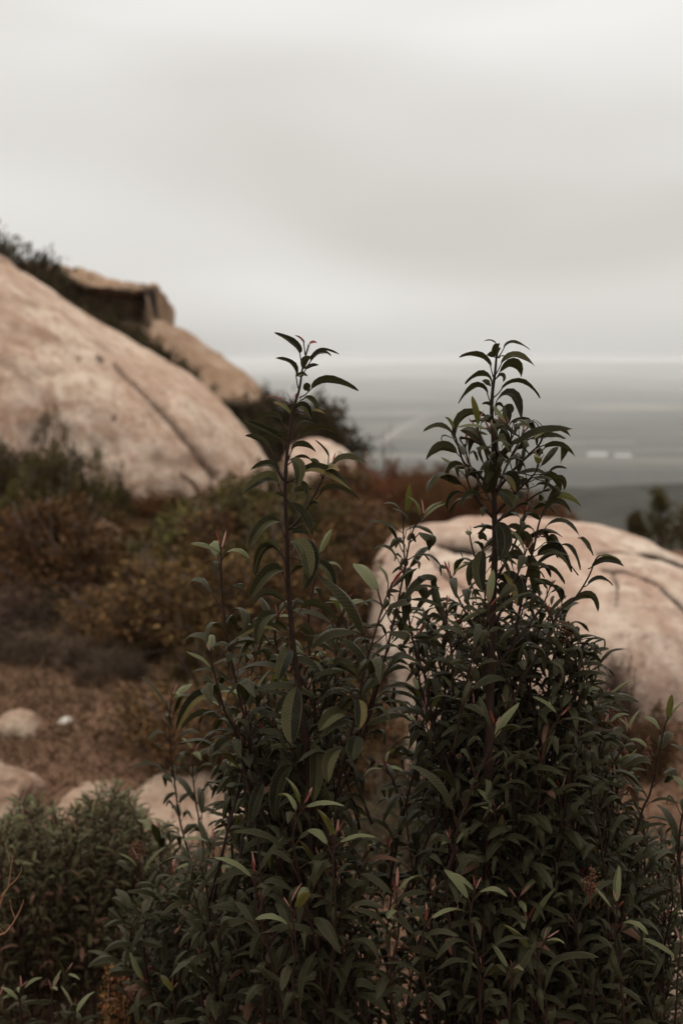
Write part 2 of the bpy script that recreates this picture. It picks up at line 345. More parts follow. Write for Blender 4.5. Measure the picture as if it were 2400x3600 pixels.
# ------------------------------------------------------------------ white sheds far down on the plain
M_WHITE = plain_mat('white_sheet', (0.38, 0.37, 0.355), (0.44, 0.43, 0.41), 0.3, 0.5)
M_SHEDDOOR = plain_mat('shed_door', (0.20, 0.20, 0.20), (0.26, 0.26, 0.25), 0.5, 0.6)  # plain grey doors
def boxm(name, x0, x1, y0, y1, z0, z1):
    v = np.array([(x, y, z) for x in (x0, x1) for y in (y0, y1) for z in (z0, z1)])
    f = np.array([(0, 1, 3, 2), (4, 6, 7, 5), (0, 4, 5, 1), (2, 3, 7, 6), (0, 2, 6, 4), (1, 5, 7, 3)])
    return npmesh(name, v, f, smooth=False)
def shed(px0, px1, py, label):
    c = vp((px0 + px1) / 2, py); w = (px1 - px0) / FPX * c.y; dp = w * 0.4; h = w * 0.13
    root = empty('white_shed', (c.x, c.y, ground(c.x, c.y)), label, 'building', 'white sheds on the valley floor')
    obj('wall', boxm('wall', -w / 2, w / 2, 0, dp, -3, h), root, [M_WHITE])
    v = [(-w / 2 - .6, -.8, h + .02), (w / 2 + .6, -.8, h + .02), (w / 2 + .6, dp / 2, h * 1.75), (-w / 2 - .6, dp / 2, h * 1.75), (w / 2 + .6, dp + .8, h + .02), (-w / 2 - .6, dp + .8, h + .02)]
    obj('roof', npmesh('roof', np.array(v), np.array([(0, 1, 2, 3), (3, 2, 4, 5)]), smooth=False), root, [M_WHITE])
    for k in range(3):
        x = -w / 2 + w * (k + .5) / 3; obj('door', boxm('door', x - 1.4, x + 1.4, -.12, -.02, 0.3, h * .5), root, [M_SHEDDOOR])
shed(2068, 2132, 1608, 'longer of the two white sheds on the hazy valley plain')
shed(2162, 2216, 1610, 'shorter of the two white sheds on the hazy valley plain')

# ------------------------------------------------------------------ rocks
def seg_d(px, py, line):
    best = (1e9, 0)
    tot = 0; lens = [math.hypot(line[i + 1][0] - line[i][0], line[i + 1][1] - line[i][1]) for i in range(len(line) - 1)]; S = sum(lens)
    for i in range(len(line) - 1):
        ax, ay = line[i]; bx, by = line[i + 1]; dx, dy = bx - ax, by - ay; l2 = dx * dx + dy * dy
        t = max(0, min(1, ((px - ax) * dx + (py - ay) * dy) / l2)); d = math.hypot(px - ax - t * dx, py - ay - t * dy)
        if d < best[0]: best = (d, (tot + t * lens[i]) / S)
        tot += lens[i]
    return best
DOME = None
def slice_rock(name, label, tab, ridge, wfront, wback, base, m, nx=150, nt_=70, amp=0.05, nscale=0.6, seed=0.0, cracks=(), stains_shade=(), prof=None, wpow=0.55, cat='boulder', power=0.8, fine=0.012, dense=None, flat=False):
    """rock as a row of arched cross-sections under a ridge line given by photo pixels at distance ridge"""
    pxs = [p[0] for p in tab]; pys = [p[1] for p in tab]
    # smooth the ridge line
    X = np.linspace(pxs[0], pxs[-1], nx)
    # denser sampling at the ends, where the section shrinks
    u = np.linspace(0, 1, nx); X = pxs[0] + (pxs[-1] - pxs[0]) * (0.5 * u + 0.5 * 0.5 * (1 - np.cos(np.pi * u)))
    if dense:
        lo, hi, fr = dense; X = np.interp(u, [0, (1 - fr) * .6, (1 - fr) * .6 + fr, 1], [pxs[0], lo, hi, pxs[-1]])
    Y = np.interp(X, pxs, pys)
    kw_ = max(2, nx // 60); k = np.hanning(2 * kw_ + 3)[1:-1]; k /= k.sum(); Yp = np.pad(Y, kw_, mode='edge'); Y = np.convolve(Yp, k, 'valid')
    top = [P(a, b, ridge) for a, b in zip(X, Y)]; hs = np.array([max(0.001, t.z - base) for t in top]); hm = hs.max()
    V = []; ST = []
    for i, t in enumerate(top):
        w = (hs[i] / hm) ** wpow
        for j in range(nt_):
            th = math.pi * j / (nt_ - 1)
            if prof is None:
                dy = -math.cos(th); z = math.sin(th) ** power
                y = ridge + (dy * wfront * w if dy < 0 else dy * wback * w)
            else:
                s = j / (nt_ - 1); dy = np.interp(s, [q[0] for q in prof], [q[1] for q in prof]); z = np.interp(s, [q[0] for q in prof], [q[2] for q in prof])
                y = ridge + (dy * wfront * w if dy < 0 else dy * wback * w)
            V.append(Vector((t.x, y, base + hs[i] * z)))
    n = len(top); V = np.array([tuple(v) for v in V]).reshape(n, nt_, 3)
    gu = np.gradient(V, axis=0); gv = np.gradient(V, axis=1); nr = np.cross(gv, gu); nr /= np.maximum(1e-9, np.linalg.norm(nr, axis=2, keepdims=True))
    c = V.mean(axis=(0, 1)); 
    if (nr * (V - c)).sum(axis=2).mean() < 0: nr = -nr
    st = np.zeros((n, nt_))
    for i in range(n):
        for j in range(nt_):
            x, y, z = V[i, j]
            d = amp * fbm(x * nscale + seed, y * nscale, z * nscale, 4) + fine * fbm(x * 5 + seed, y * 5, z * 5, 3)
            if j < nt_ * 0.62:
                qx, qy = proj((x, y, z))
                for line, w0, w1, dep in cracks:
                    dd, tt = seg_d(qx, qy, line); w = w0 + (w1 - w0) * tt
                    w *= 1 + 0.5 * mnoise.noise((qx * 0.02, qy * 0.02, seed))
                    if dd < w * 2.5:
                        g = math.exp(-(dd / w) ** 4); d -= dep * g; st[i, j] = max(st[i, j], g)
                for line, w0, w1, s0 in stains_shade:
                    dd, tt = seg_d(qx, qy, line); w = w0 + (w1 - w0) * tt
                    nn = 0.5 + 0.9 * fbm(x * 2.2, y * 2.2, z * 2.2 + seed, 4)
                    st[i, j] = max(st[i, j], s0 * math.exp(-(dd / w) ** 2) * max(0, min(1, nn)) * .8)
            V[i, j] += nr[i, j] * d
    Vf = V.reshape(-1, 3); F = []
    for i in range(n - 1):
        for j in range(nt_ - 1):
            a = i * nt_ + j; b2 = a + 1; c2 = a + nt_ + 1; d2 = a + nt_; F.append((a, b2, c2, d2))
    loc = Vector((float(Vf[:, 0].mean()), float(Vf[:, 1].mean()), base)); Vl = Vf - np.array(tuple(loc))
    me = npmesh(name, Vl, np.array(F), smooth=not flat); at = me.attributes.new('stain_shade', 'FLOAT', 'POINT'); at.data.foreach_set('value', st.ravel().astype(np.float32))
    o = obj(name, me, None, [m], loc); return tag(o, label, cat)

slice_rock('boulder', 'huge smooth tan boulder sloping down, split by a long diagonal crack',
    [(-3200, 1800), (-2600, 1150), (-1900, 760), (-1200, 640), (-600, 710), (-200, 835), (0, 925), (150, 1008), (300, 1100), (450, 1190), (600, 1275), (700, 1348), (790, 1440), (865, 1530), (940, 1640), (1000, 1740), (1040, 1840)],
    17.0, 4.2, 5.0, -0.35, M_ROCK1, nx=470, nt_=230, amp=0.10, nscale=0.55, seed=2.0, wpow=0.7, power=0.75, dense=(-40, 1030, .80),
    cracks=[([(413, 1268), (440, 1302), (480, 1345), (540, 1408), (600, 1468), (660, 1550), (715, 1622), (765, 1668)], 4.5, 11, 0.14),
            ([(640, 1665), (690, 1700), (730, 1760), (745, 1790)], 5, 8, 0.06), ([(350, 1250), (366, 1254)], 9, 9, 0.05), ([(282, 1252), (284, 1254)], 5, 5, .03), ([(400, 1470), (404, 1473)], 5, 5, .03)],
    stains_shade=[([(330, 1560), (430, 1570), (560, 1600), (720, 1610)], 35, 45, 0.85), ([(0, 1500), (150, 1500), (260, 1520)], 45, 35, 0.75), ([(-30, 1230), (40, 1300), (110, 1390)], 25, 20, 0.75),
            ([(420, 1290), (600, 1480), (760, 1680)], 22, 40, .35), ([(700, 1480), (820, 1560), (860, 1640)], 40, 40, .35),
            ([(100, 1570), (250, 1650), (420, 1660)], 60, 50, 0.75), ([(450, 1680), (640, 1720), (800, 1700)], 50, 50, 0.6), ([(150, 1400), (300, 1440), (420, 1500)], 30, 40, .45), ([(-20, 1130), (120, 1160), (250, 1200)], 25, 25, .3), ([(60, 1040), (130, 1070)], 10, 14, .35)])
slice_rock('boulder', 'pale domed boulder with thin curved cracks behind the leafy shrubs',
    [(1262, 2560), (1275, 2330), (1290, 2120), (1330, 1985), (1400, 1905), (1500, 1862), (1650, 1840), (1800, 1832), (2000, 1840), (2150, 1864), (2280, 1906), (2400, 1966), (2600, 2090), (2760, 2240), (2860, 2420), (2900, 2640)],
    7.9, 1.75, 1.3, -0.12, M_ROCK2, nx=240, nt_=130, amp=0.03, nscale=1.3, seed=7.0, wpow=0.45, power=0.62,
    cracks=[([(2100, 1942), (2160, 1934), (2250, 1937), (2330, 1952), (2420, 1985)], 6, 6, 0.012), ([(2115, 1996), (2190, 2008), (2300, 2058), (2400, 2140), (2460, 2230)], 6, 6, 0.014),
            ([(1510, 1945), (1530, 1980), (1565, 2020), (1640, 2066)], 6, 5, 0.018), ([(1545, 1905), (1600, 1925), (1680, 1928), (1740, 1920)], 18, 13, 0.05), ([(2150, 2000), (2170, 2060), (2165, 2130)], 5, 4, .012)],
    stains_shade=[([(1540, 1905), (1720, 1925)], 34, 24, 0.8), ([(2050, 2330), (2200, 2300), (2420, 2280)], 70, 60, 0.45), ([(2060, 2460), (2250, 2460), (2420, 2420)], 60, 60, 0.5), ([(2150, 2090), (2170, 2200)], 30, 40, .35)])  # first patch paints the shade under the hollow's lip; the rest are stains
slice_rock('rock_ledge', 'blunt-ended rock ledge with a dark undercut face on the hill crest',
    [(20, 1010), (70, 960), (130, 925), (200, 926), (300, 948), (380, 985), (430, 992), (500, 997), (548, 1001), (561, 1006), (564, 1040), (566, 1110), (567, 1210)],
    31.0, 2.6, 3.0, 1.9, M_ROCK3, nx=120, nt_=60, amp=0.10, nscale=1.1, seed=4.0, wpow=0.06, cat='rock', flat=True, fine=.07, stains_shade=[([(250, 1075), (400, 1095), (545, 1085)], 50, 50, .8), ([(330, 1150), (550, 1150)], 60, 60, .9), ([(505, 1035), (556, 1050), (562, 1120)], 34, 40, 2.6)],  # dark patches paint the overhang's shade onto the undercut face and blunt end
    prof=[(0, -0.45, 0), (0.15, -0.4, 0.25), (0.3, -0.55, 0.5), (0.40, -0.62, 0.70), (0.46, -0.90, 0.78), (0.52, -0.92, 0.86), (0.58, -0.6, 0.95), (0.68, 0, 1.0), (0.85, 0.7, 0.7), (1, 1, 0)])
slice_rock('boulder', 'brown mottled boulder sloping to the dark scrub below the hill-crest ledge',
    [(330, 1230), (400, 1100), (480, 1125), (560, 1125), (610, 1150), (680, 1200), (760, 1258), (850, 1308), (905, 1345), (935, 1390), (955, 1500)],
    30.0, 2.4, 3.0, 0.0, M_ROCK3, nx=120, nt_=60, amp=0.14, nscale=0.8, seed=5.5, wpow=0.3)
slice_rock('boulder', 'small tan boulder behind the red-brown brush at the hill brow',
    [(985, 1720), (1000, 1620), (1030, 1570), (1090, 1545), (1150, 1552), (1205, 1578), (1240, 1615), (1255, 1720)],
    16.5, 0.7, 0.8, -0.2, M_ROCK2, nx=70, nt_=40, amp=0.06, nscale=1.6, seed=11.0, wpow=0.4)
slice_rock('boulder', 'dull grey rounded rock half buried in brown brush',
    [(290, 2010), (305, 1900), (330, 1850), (370, 1832), (410, 1850), (437, 1900), (448, 2010)],
    11.0, 0.45, 0.45, -0.1, M_ROCK3, nx=60, nt_=40, amp=0.05, nscale=2.5, seed=12.0, wpow=0.4)
slice_rock('stone', 'rounded tan stone lying on dry ground, dark underneath',
    [(-40, 2620), (-30, 2555), (10, 2512), (60, 2500), (110, 2515), (140, 2550), (150, 2620)],
    6.02, 0.13, 0.16, -0.04, M_ROCK4, nx=60, nt_=40, amp=0.012, nscale=5, seed=13.0, wpow=0.5, cat='stone', power=0.55, fine=.004)
slice_rock('stone', 'small flat white stone lying on dry ground',
    [(196, 2565), (204, 2530), (222, 2518), (245, 2520), (258, 2536), (262, 2565)],
    6.14, 0.05, 0.05, -0.03, M_PALE, nx=36, nt_=24, amp=0.004, nscale=9, seed=14.0, wpow=0.5, cat='stone', fine=.002)
slice_rock('boulder', 'craggy pale boulder beside the green bush',
    [(-420, 2960), (-380, 2720), (-270, 2630), (-150, 2615), (-70, 2650), (0, 2690), (40, 2730), (72, 2765), (88, 2800), (95, 2960)],
    4.9, 0.32, 0.4, -0.06, M_ROCK4, nx=70, nt_=40, amp=0.05, nscale=6.0, seed=15.0, wpow=0.35, fine=.035, flat=True)
slice_rock('rock_slab', 'low flat pale rock slab behind the young shrub shoots',
    [(170, 2930), (190, 2845), (250, 2800), (330, 2790), (420, 2802), (520, 2786), (640, 2796), (800, 2805), (960, 2830), (1030, 2870), (1050, 2960)],
    4.98, 0.75, 0.4, -0.10, M_ROCK4, nx=120, nt_=70, amp=0.03, nscale=4.5, seed=16.0, wpow=0.25, cat='rock', power=0.5)
slice_rock('boulder', 'low red-brown rock under the edge of the pale domed boulder',
    [(2080, 3000), (2120, 2790), (2230, 2700), (2350, 2690), (2500, 2710), (2640, 2790), (2690, 3000)],
    5.6, 0.45, 0.45, -0.08, rock_mat('red_stone', (0.27, 0.155, 0.11), (0.20, 0.11, 0.078), (0.17, 0.085, 0.055), (0.09, 0.05, 0.038), 3.3), nx=80, nt_=50, amp=0.04, nscale=3, seed=17.0, wpow=0.35)
slice_rock('stone', 'pale stone lying among the leaves below the red-brown rock',
    [(2180, 3500), (2200, 3260), (2260, 3160), (2340, 3130), (2430, 3150), (2500, 3250), (2530, 3500)],
    3.4, 0.2, 0.2, -0.06, M_ROCK4, nx=60, nt_=40, amp=0.02, nscale=5, seed=18.0, wpow=0.4, cat='stone')
slice_rock('stone', 'white stone showing between the leaves beside the grey-green bush',
    [(1420, 2640), (1432, 2578), (1455, 2556), (1490, 2550), (1518, 2566), (1530, 2640)],
    5.2, 0.1, 0.12, -0.05, M_ROCK4, nx=40, nt_=30, amp=0.012, nscale=6, seed=19.0, wpow=0.4, cat='stone')

# ------------------------------------------------------------------ brush, built as stems + many small leaves
def quads_leafs(rng, C, D, size, ratio):
    """small folded leaves: centre points C, directions D -> V, F (2 tris each... a bent diamond)"""
    n = len(C); D = D / np.maximum(1e-6, np.linalg.norm(D, axis=1, keepdims=True))
    rv = rng.normal(size=(n, 3)); S = np.cross(D, rv); S /= np.maximum(1e-6, np.linalg.norm(S, axis=1, keepdims=True)); Nn = np.cross(S, D)
    ln = size * rng.uniform(0.6, 1.35, (n, 1)); w = ln * ratio
    a = C; b = C + D * ln * .5 + S * w * .5 + Nn * w * .15; c = C + D * ln + Nn * ln * -.1; d = C + D * ln * .5 - S * w * .5 + Nn * w * .15
    V = np.stack([a, b, c, d], 1).reshape(-1, 3); i = np.arange(n)[:, None] * 4
    F = np.concatenate([i + np.array([[0, 1, 2]]), i + np.array([[0, 2, 3]])], 0)
    return V, F
def make_bush(seed, rad, hgt, nstem, ntwig, nleaf, size, ratio, spread=0.35, droop=0.0, upright=0.3, stemr=0.012):
    """returns (stem mesh, foliage mesh) in a unit-ish bush of radius rad and height hgt"""
    rnd = random.Random(seed); rng = np.random.default_rng(seed); acc = Acc(); tips = []
    for i in range(nstem):
        az = rnd.uniform(0, 2 * math.pi); el = math.asin(rnd.uniform(0.02, 1.0)); f = rnd.uniform(0.5, 0.92)
        p0 = Vector((0.10 * rad * math.cos(az), 0.10 * rad * math.sin(az), -0.04)); lump = 1 + 0.42 * mnoise.noise((2 * math.cos(az) + seed, 2 * math.sin(az), 3 * el))
        p3 = Vector((rad * math.cos(el) * math.cos(az), rad * math.cos(el) * math.sin(az), hgt * math.sin(el))) * f * lump; p3.z += .05 * hgt
        mid = p0.lerp(p3, 0.5) + Vector((rnd.gauss(0, .06) * rad, rnd.gauss(0, .06) * rad, hgt * 0.08))
        pts = smooth_line([p0, mid, p3], 3); tube(acc, pts, stemr, stemr * 0.3, 4)
        for k in range(ntwig):
            t = rnd.uniform(0.3, 1.0); q = pts[min(len(pts) - 1, int(t * (len(pts) - 1)))]
            d = Vector((rnd.gauss(0, 1), rnd.gauss(0, 1), rnd.gauss(upright * 2, .6))).normalized() * rad * rnd.uniform(0.15, spread)
            e_ = q + d; e_.z = max(0.02, e_.z - droop); tube(acc, [q, q.lerp(e_, .55) + Vector((0, 0, .02 * hgt)), e_], stemr * .35, stemr * .15, 3); tips.append((q, e_))
    stems = acc.mesh('stems')
    idx = rng.integers(0, len(tips), nleaf); A = np.array([tuple(t[0]) for t in tips])[idx]; B = np.array([tuple(t[1]) for t in tips])[idx]
    tt = rng.uniform(0.2, 1.05, (nleaf, 1)) ** 0.6; C = A + (B - A) * tt + rng.normal(size=(nleaf, 3)) * size * 0.8
    D = (B - A) / np.linalg.norm(B - A, axis=1, keepdims=True) * 0.7 + rng.normal(size=(nleaf, 3)) * 0.6 + np.array([0, 0, upright])
    C[:, 2] = np.maximum(C[:, 2], 0.01)
    V, F = quads_leafs(rng, C, D, size, ratio); return stems, npmesh('foliage', V, F)
KINDS = {
    'olive': [make_bush(10 + i, 0.55, 1.0, 44, 5, 6500, 0.046, 0.42, 0.36) for i in range(3)],
    'brown': [make_bush(20 + i, 0.55, 0.8, 48, 5, 6500, 0.040, 0.40, 0.36) for i in range(3)],
    'rust': [make_bush(30 + i, 0.6, 0.7, 50, 8, 6500, 0.042, 0.32, 0.32, 0, 0.7, 0.006) for i in range(2)],
    'grey': [make_bush(40 + i, 0.6, 0.75, 60, 22, 3600, 0.060, 0.10, 0.34, 0, 0.6, 0.007) for i in range(2)],
    'dark': [make_bush(50 + i, 0.6, 1.0, 44, 5, 6500, 0.060, 0.5, 0.40) for i in range(3)],
    'blossom': [make_bush(60, 0.5, 0.8, 40, 9, 4800, 0.034, 0.42, 0.36)],
    'wisp': [make_bush(70, 0.5, 1.0, 14, 7, 160, 0.05, 0.12, 0.3, 0, 1.2, 0.004)],
}
KM = {'olive': M_OLIVE, 'brown': M_BROWN, 'rust': M_RUST, 'grey': M_GREY, 'dark': M_DARK, 'blossom': M_GGREEN, 'wisp': M_GREY}
KN = {'olive': 'olive_bush', 'brown': 'brown_bush', 'rust': 'rusty_bush', 'grey': 'dry_bush', 'dark': 'scrub_bush', 'blossom': 'grey_green_bush', 'wisp': 'dry_bush'}
for k, l in KINDS.items():
    for s, f in l:
        s.materials.append(M_GREY if k in ('grey', 'wisp') else M_BARK); f.materials.append(KM[k])
brnd = random.Random(77)
KCOUNT = {}
def bush(kind, px, pytop, d, wpx, label, group, cat='bush', name=None, zbase=None):
    """a bush standing on the ground at distance d, its top at photo row pytop, wpx wide"""
    t = P(px, pytop, d); gz = ground(t.x, t.y) if zbase is None else zbase
    h = max(0.12, t.z - gz); w = wpx / FPX * d / 2
    if kind == 'dark': w = max(w, .42 * h)
    i = KCOUNT.get(kind, 0); KCOUNT[kind] = i + 1; s, f = KINDS[kind][i % len(KINDS[kind])]
    bb = {'olive': (.60, 1.05), 'brown': (.60, .86), 'rust': (.62, .76), 'grey': (.64, .82), 'dark': (.64, 1.08), 'blossom': (.6, .9), 'wisp': (.6, 1.05)}[kind]
    root = empty(name or KN[kind], (t.x, t.y, gz - 0.01), label, cat, group)
    root.rotation_euler = (0, 0, brnd.uniform(0, 6.28)); root.scale = (w / bb[0] * 1.3, w / bb[0] * 1.3, h / bb[1] * {'olive': 1.5, 'dark': 1.22, 'rust': 1.35}.get(kind, 1.3))
    obj('stems', s, root); o = obj('foliage', f, root); o['kind'] = 'stuff'; return root

G_HILL = 'dark scrub bushes along the back of the big boulder'
L_HILL = 'dark scrub bush in the line of brush behind the ridge of the big sloping boulder'
for px, py, d, w in [(-140, 760, 27, 190), (0, 822, 27, 140), (-60, 800, 28, 160), (55, 870, 26, 140), (112, 862, 28, 70), (135, 945, 26, 150), (215, 1000, 26, 150), (270, 1030, 25, 150), (330, 1055, 25.5, 160),
                     (390, 1070, 27, 150), (440, 1115, 25, 150), (490, 1150, 27, 130), (520, 1185, 25, 130), (575, 1225, 24, 120), (640, 1280, 24, 140), (710, 1340, 24, 140), (775, 1385, 23, 140), (180, 985, 25, 150), (300, 1070, 24.5, 150), (370, 1120, 24.5, 150), (470, 1175, 24, 140), (545, 1215, 24, 120)]:
    bush('dark', px, py, d, w, L_HILL, G_HILL)
G_BROW = 'dark scrub bushes on the hill brow below the mottled boulder'
L_BROW = 'dark scrub bush in the clump at the foot of the mottled hill boulder'
for px, py, d, w in [(850, 1375, 22, 170), (920, 1362, 24, 170), (985, 1385, 22, 160), (1050, 1400, 23, 170), (1105, 1385, 23, 120), (1145, 1420, 22, 80), (880, 1450, 20, 180), (960, 1480, 20, 190), (1040, 1470, 20, 180), (1110, 1460, 21, 130), (900, 1560, 19, 160), (980, 1590, 18.5, 150)]:
    bush('dark', px, py, d, w, L_BROW, G_BROW)
G_RED = 'rusty bushes along the brow of the hill'
L_RED = 'rusty brown bush in the hedge of brush along the brow above the hazy valley'
for px, py, d, w in [(1190, 1610, 14.5, 200), (1280, 1640, 14.2, 200), (1370, 1632, 15, 210), (1455, 1650, 14.6, 200), (1540, 1640, 15, 200), (1620, 1668, 14.4, 200), (1700, 1690, 14.2, 200), (1790, 1705, 14, 200), (1880, 1735, 13.6, 200), (1965, 1765, 13.4, 160), (1230, 1720, 12.6, 230), (1350, 1735, 12.4, 240), (1470, 1745, 12.5, 240), (1590, 1760, 12.2, 240), (1720, 1770, 12.0, 240), (1010, 1690, 13.5, 180), (1100, 1690, 13.2, 200)]:
    bush('rust', px, py, d, w, L_RED, G_RED)
G_MID = 'brown bushes in the brush between the boulders'
L_MID = 'brown leafy bush in the brush between the cracked boulder and the domed boulder'
for px, py, d, w in [(760, 1770, 12.6, 190), (850, 1742, 12.8, 200), (930, 1720, 12.6, 200), (1000, 1780, 11.5, 240), (1120, 1800, 11, 260), (1240, 1830, 10.6, 250), (1330, 1880, 10.0, 200), (820, 1850, 10.8, 280), (950, 1880, 10.2, 280), (1080, 1930, 9.6, 290), (1200, 1980, 9.2, 260), (740, 1960, 9.8, 280), (870, 2010, 9.0, 300), (1010, 2080, 8.4, 320), (1150, 2120, 8.2, 300), (800, 2130, 8.2, 310), (930, 2190, 7.8, 320), (1080, 2250, 7.6, 300), (700, 2080, 8.8, 280), (1230, 2260, 7.4, 250)]:
    bush('brown', px, py, d, w, L_MID, G_MID)
bush('rust', 530, 1722, 13.0, 260, 'rust-red bush against the foot of the cracked boulder, wider', 'rust-red bushes at the foot of the cracked boulder')
bush('rust', 640, 1728, 13.0, 210, 'rust-red bush against the foot of the cracked boulder, nearer the crack', 'rust-red bushes at the foot of the cracked boulder')
bush('rust', 420, 1728, 13.1, 180, 'rust-red bush at the foot of the cracked boulder beside the olive bushes', 'rust-red bushes at the foot of the cracked boulder')
G_OL = 'olive bushes in front of the cracked boulder'
L_OL = 'olive green bush standing against the face of the cracked boulder'
for px, py, d, w in [(30, 1600, 12.4, 230), (130, 1575, 12, 190), (200, 1550, 12.2, 150), (265, 1610, 12, 160), (330, 1665, 12, 170), (420, 1690, 12.6, 130), (-70, 1570, 12.5, 240), (60, 1690, 11.2, 260), (200, 1700, 11.2, 260)]:
    bush('olive', px, py, d, w, L_OL, G_OL)
G_BR = 'brown bushes in the thicket over the clearing'
L_BR = 'brown bush in the thicket between the olive bushes and the dry clearing'
for px, py, d, w in [(390, 1800, 12.4, 180), (470, 1815, 12.3, 200), (560, 1822, 12.4, 200), (650, 1815, 12.3, 200), (730, 1800, 12.4, 200), (350, 1790, 12.2, 180), (40, 1830, 10, 290), (190, 1800, 10.4, 260), (490, 1900, 11.0, 160), (600, 1880, 11.2, 190), (690, 1880, 10.8, 180), (290, 2000, 9.6, 220), (440, 2040, 9.2, 240), (570, 1950, 9.6, 260), (130, 1940, 9.4, 290), (10, 1980, 9.0, 290), (620, 2080, 8.6, 290), (500, 2100, 8.5, 260), (360, 2080, 8.6, 260), (560, 2220, 7.9, 270), (690, 2230, 7.9, 260), (640, 2320, 7.5, 250), (520, 2330, 7.5, 230), (760, 2330, 7.4, 240)]:
    bush('brown', px, py, d, w, L_BR, G_BR)
G_THICK = 'bushes filling the thicket'
L_THICK = 'brown-green bush packed among others in the blurred thicket before the cracked boulder'
G_GR = 'grey dry bushes at the edge of the clearing'
L_GR = 'leafless grey dry bush at the edge of the clearing above the tan stone'
for px, py, d, w in [(-60, 2050, 8.4, 300), (60, 2060, 8.2, 300), (190, 2070, 8.2, 280), (310, 2120, 7.9, 260), (20, 2190, 7.5, 290), (140, 2210, 7.4, 280), (270, 2240, 7.3, 270), (390, 2270, 7.2, 230), (470, 2330, 7.0, 180), (330, 2360, 6.9, 180)]:
    bush('grey', px, py, d, w, L_GR, G_GR)
xr = random.Random(31)
for i in range(70):                                    # the thicket closes up between the named clumps
    d = xr.uniform(7.4, 13.2); px = xr.uniform(-80, 1230); g0 = 1262 + 1.6 / d * FPX
    if d < 8.6 and px < 430: continue
    hh = xr.uniform(.5, .85); lim_ = 1990 if 270 < px < 480 else 1870 if 430 < px < 760 else 1700
    hh = min(hh, (g0 - lim_) * d / FPX / 1.2)
    if hh < .2: continue
    bush('brown' if xr.random() < .7 else 'olive', px, g0 - hh / d * FPX, d, xr.uniform(.75, 1.2) / d * FPX, L_THICK, G_THICK)
bush('grey', 2160, 2320, 5.7, 250, 'dry grey-brown bush against the face of the pale domed boulder', None)
bush('brown', 2270, 2480, 5.3, 260, 'brown bush at the foot of the pale domed boulder', None)
bush('wisp', 1290, 1590, 15.5, 170, 'thin leafless bush rising above the rusty brush on the brow', None)
bush('wisp', 1370, 1490, 15.5, 170, 'tall wispy dry bush showing against the hazy valley', None)
bush('blossom', 1440, 2600, 4.4, 360, 'grey-green bush with pale and reddish leaves behind the tall shrubs', None)
bush('blossom', 1330, 2700, 4.2, 340, 'grey-green bush with reddish leaves between the two tall shrubs', None)
for i in range(26):                                    # low brush running up to the shrubs
    d = xr.uniform(5.2, 7.4); px = xr.uniform(640, 1330); g0 = 1262 + 1.6 / d * FPX
    bush('brown', px, g0 - xr.uniform(.16, .38) / d * FPX, d, xr.uniform(.35, .7) / d * FPX, 'low brown bush on the dry ground seen through the stems of the sparse tall shrub', 'low bushes behind the sparse tall shrub')
bush('brown', 1250, 2560, 5.0, 300, 'low brown bush behind the two tall shrubs', None)
bush('rust', 1580, 2640, 4.6, 300, 'low rusty bush behind the bushy-topped tall shrub', None)

def tree(px, pytop, d, wpx, label, seed):
    t = P(px, pytop, d); gz = ground(t.x, t.y); h = t.z - gz; w = wpx / FPX * d / 2
    rnd = random.Random(seed); rng = np.random.default_rng(seed)
    root = empty('evergreen_tree', (t.x, t.y, gz), label, 'tree', 'trees on the slope behind the domed boulder')
    acc = Acc(); tr = smooth_line([(0, 0, -.2), (.05 * w, .02, h * .35), (-.04 * w, 0, h * .7), (0, 0, h * .97)], 4); tube(acc, tr, .05 * h, .008, 7); tips = []
    for i in range(64):
        f = rnd.uniform(.18, .98); q = tr[int(f * (len(tr) - 1))]; az = rnd.uniform(0, 6.28); l = w * (1.08 - .85 * f) * rnd.uniform(.55, 1.1)
        e_ = q + Vector((math.cos(az) * l, math.sin(az) * l, l * rnd.uniform(.15, .75))); tube(acc, [q, q.lerp(e_, .5) + Vector((0, 0, -.05 * l)), e_], .012 * h * (1.1 - f), .004, 4)
        for k in range(5):
            s = q.lerp(e_, rnd.uniform(.35, 1)); tips.append((s, s + Vector((rnd.gauss(0, .16), rnd.gauss(0, .16), rnd.gauss(.12, .12))) * w * .8))
    obj('trunk', acc.mesh('trunk'), root, [M_BARK]); n = 3600; idx = rng.integers(0, len(tips), n)
    A = np.array([tuple(a) for a, b in tips])[idx]; B = np.array([tuple(b) for a, b in tips])[idx]
    C = A + (B - A) * rng.uniform(0, 1.1, (n, 1)) + rng.normal(size=(n, 3)) * .03; V, F = quads_leafs(rng, C, (B - A) + rng.normal(size=(n, 3)) * .2, .055, .45)
    o = obj('crown', npmesh('crown', V, F), root, [M_OLIVE]); o['kind'] = 'stuff'
tree(2325, 1712, 25, 190, 'tallest dark tree on the slope behind the domed boulder', 3)
tree(2235, 1795, 24, 150, 'small dark tree beside the tallest one, close over the domed boulder', 4)
tree(2420, 1775, 23, 200, 'broad dark tree on the slope, beside the tallest tree and away from the small one', 5)

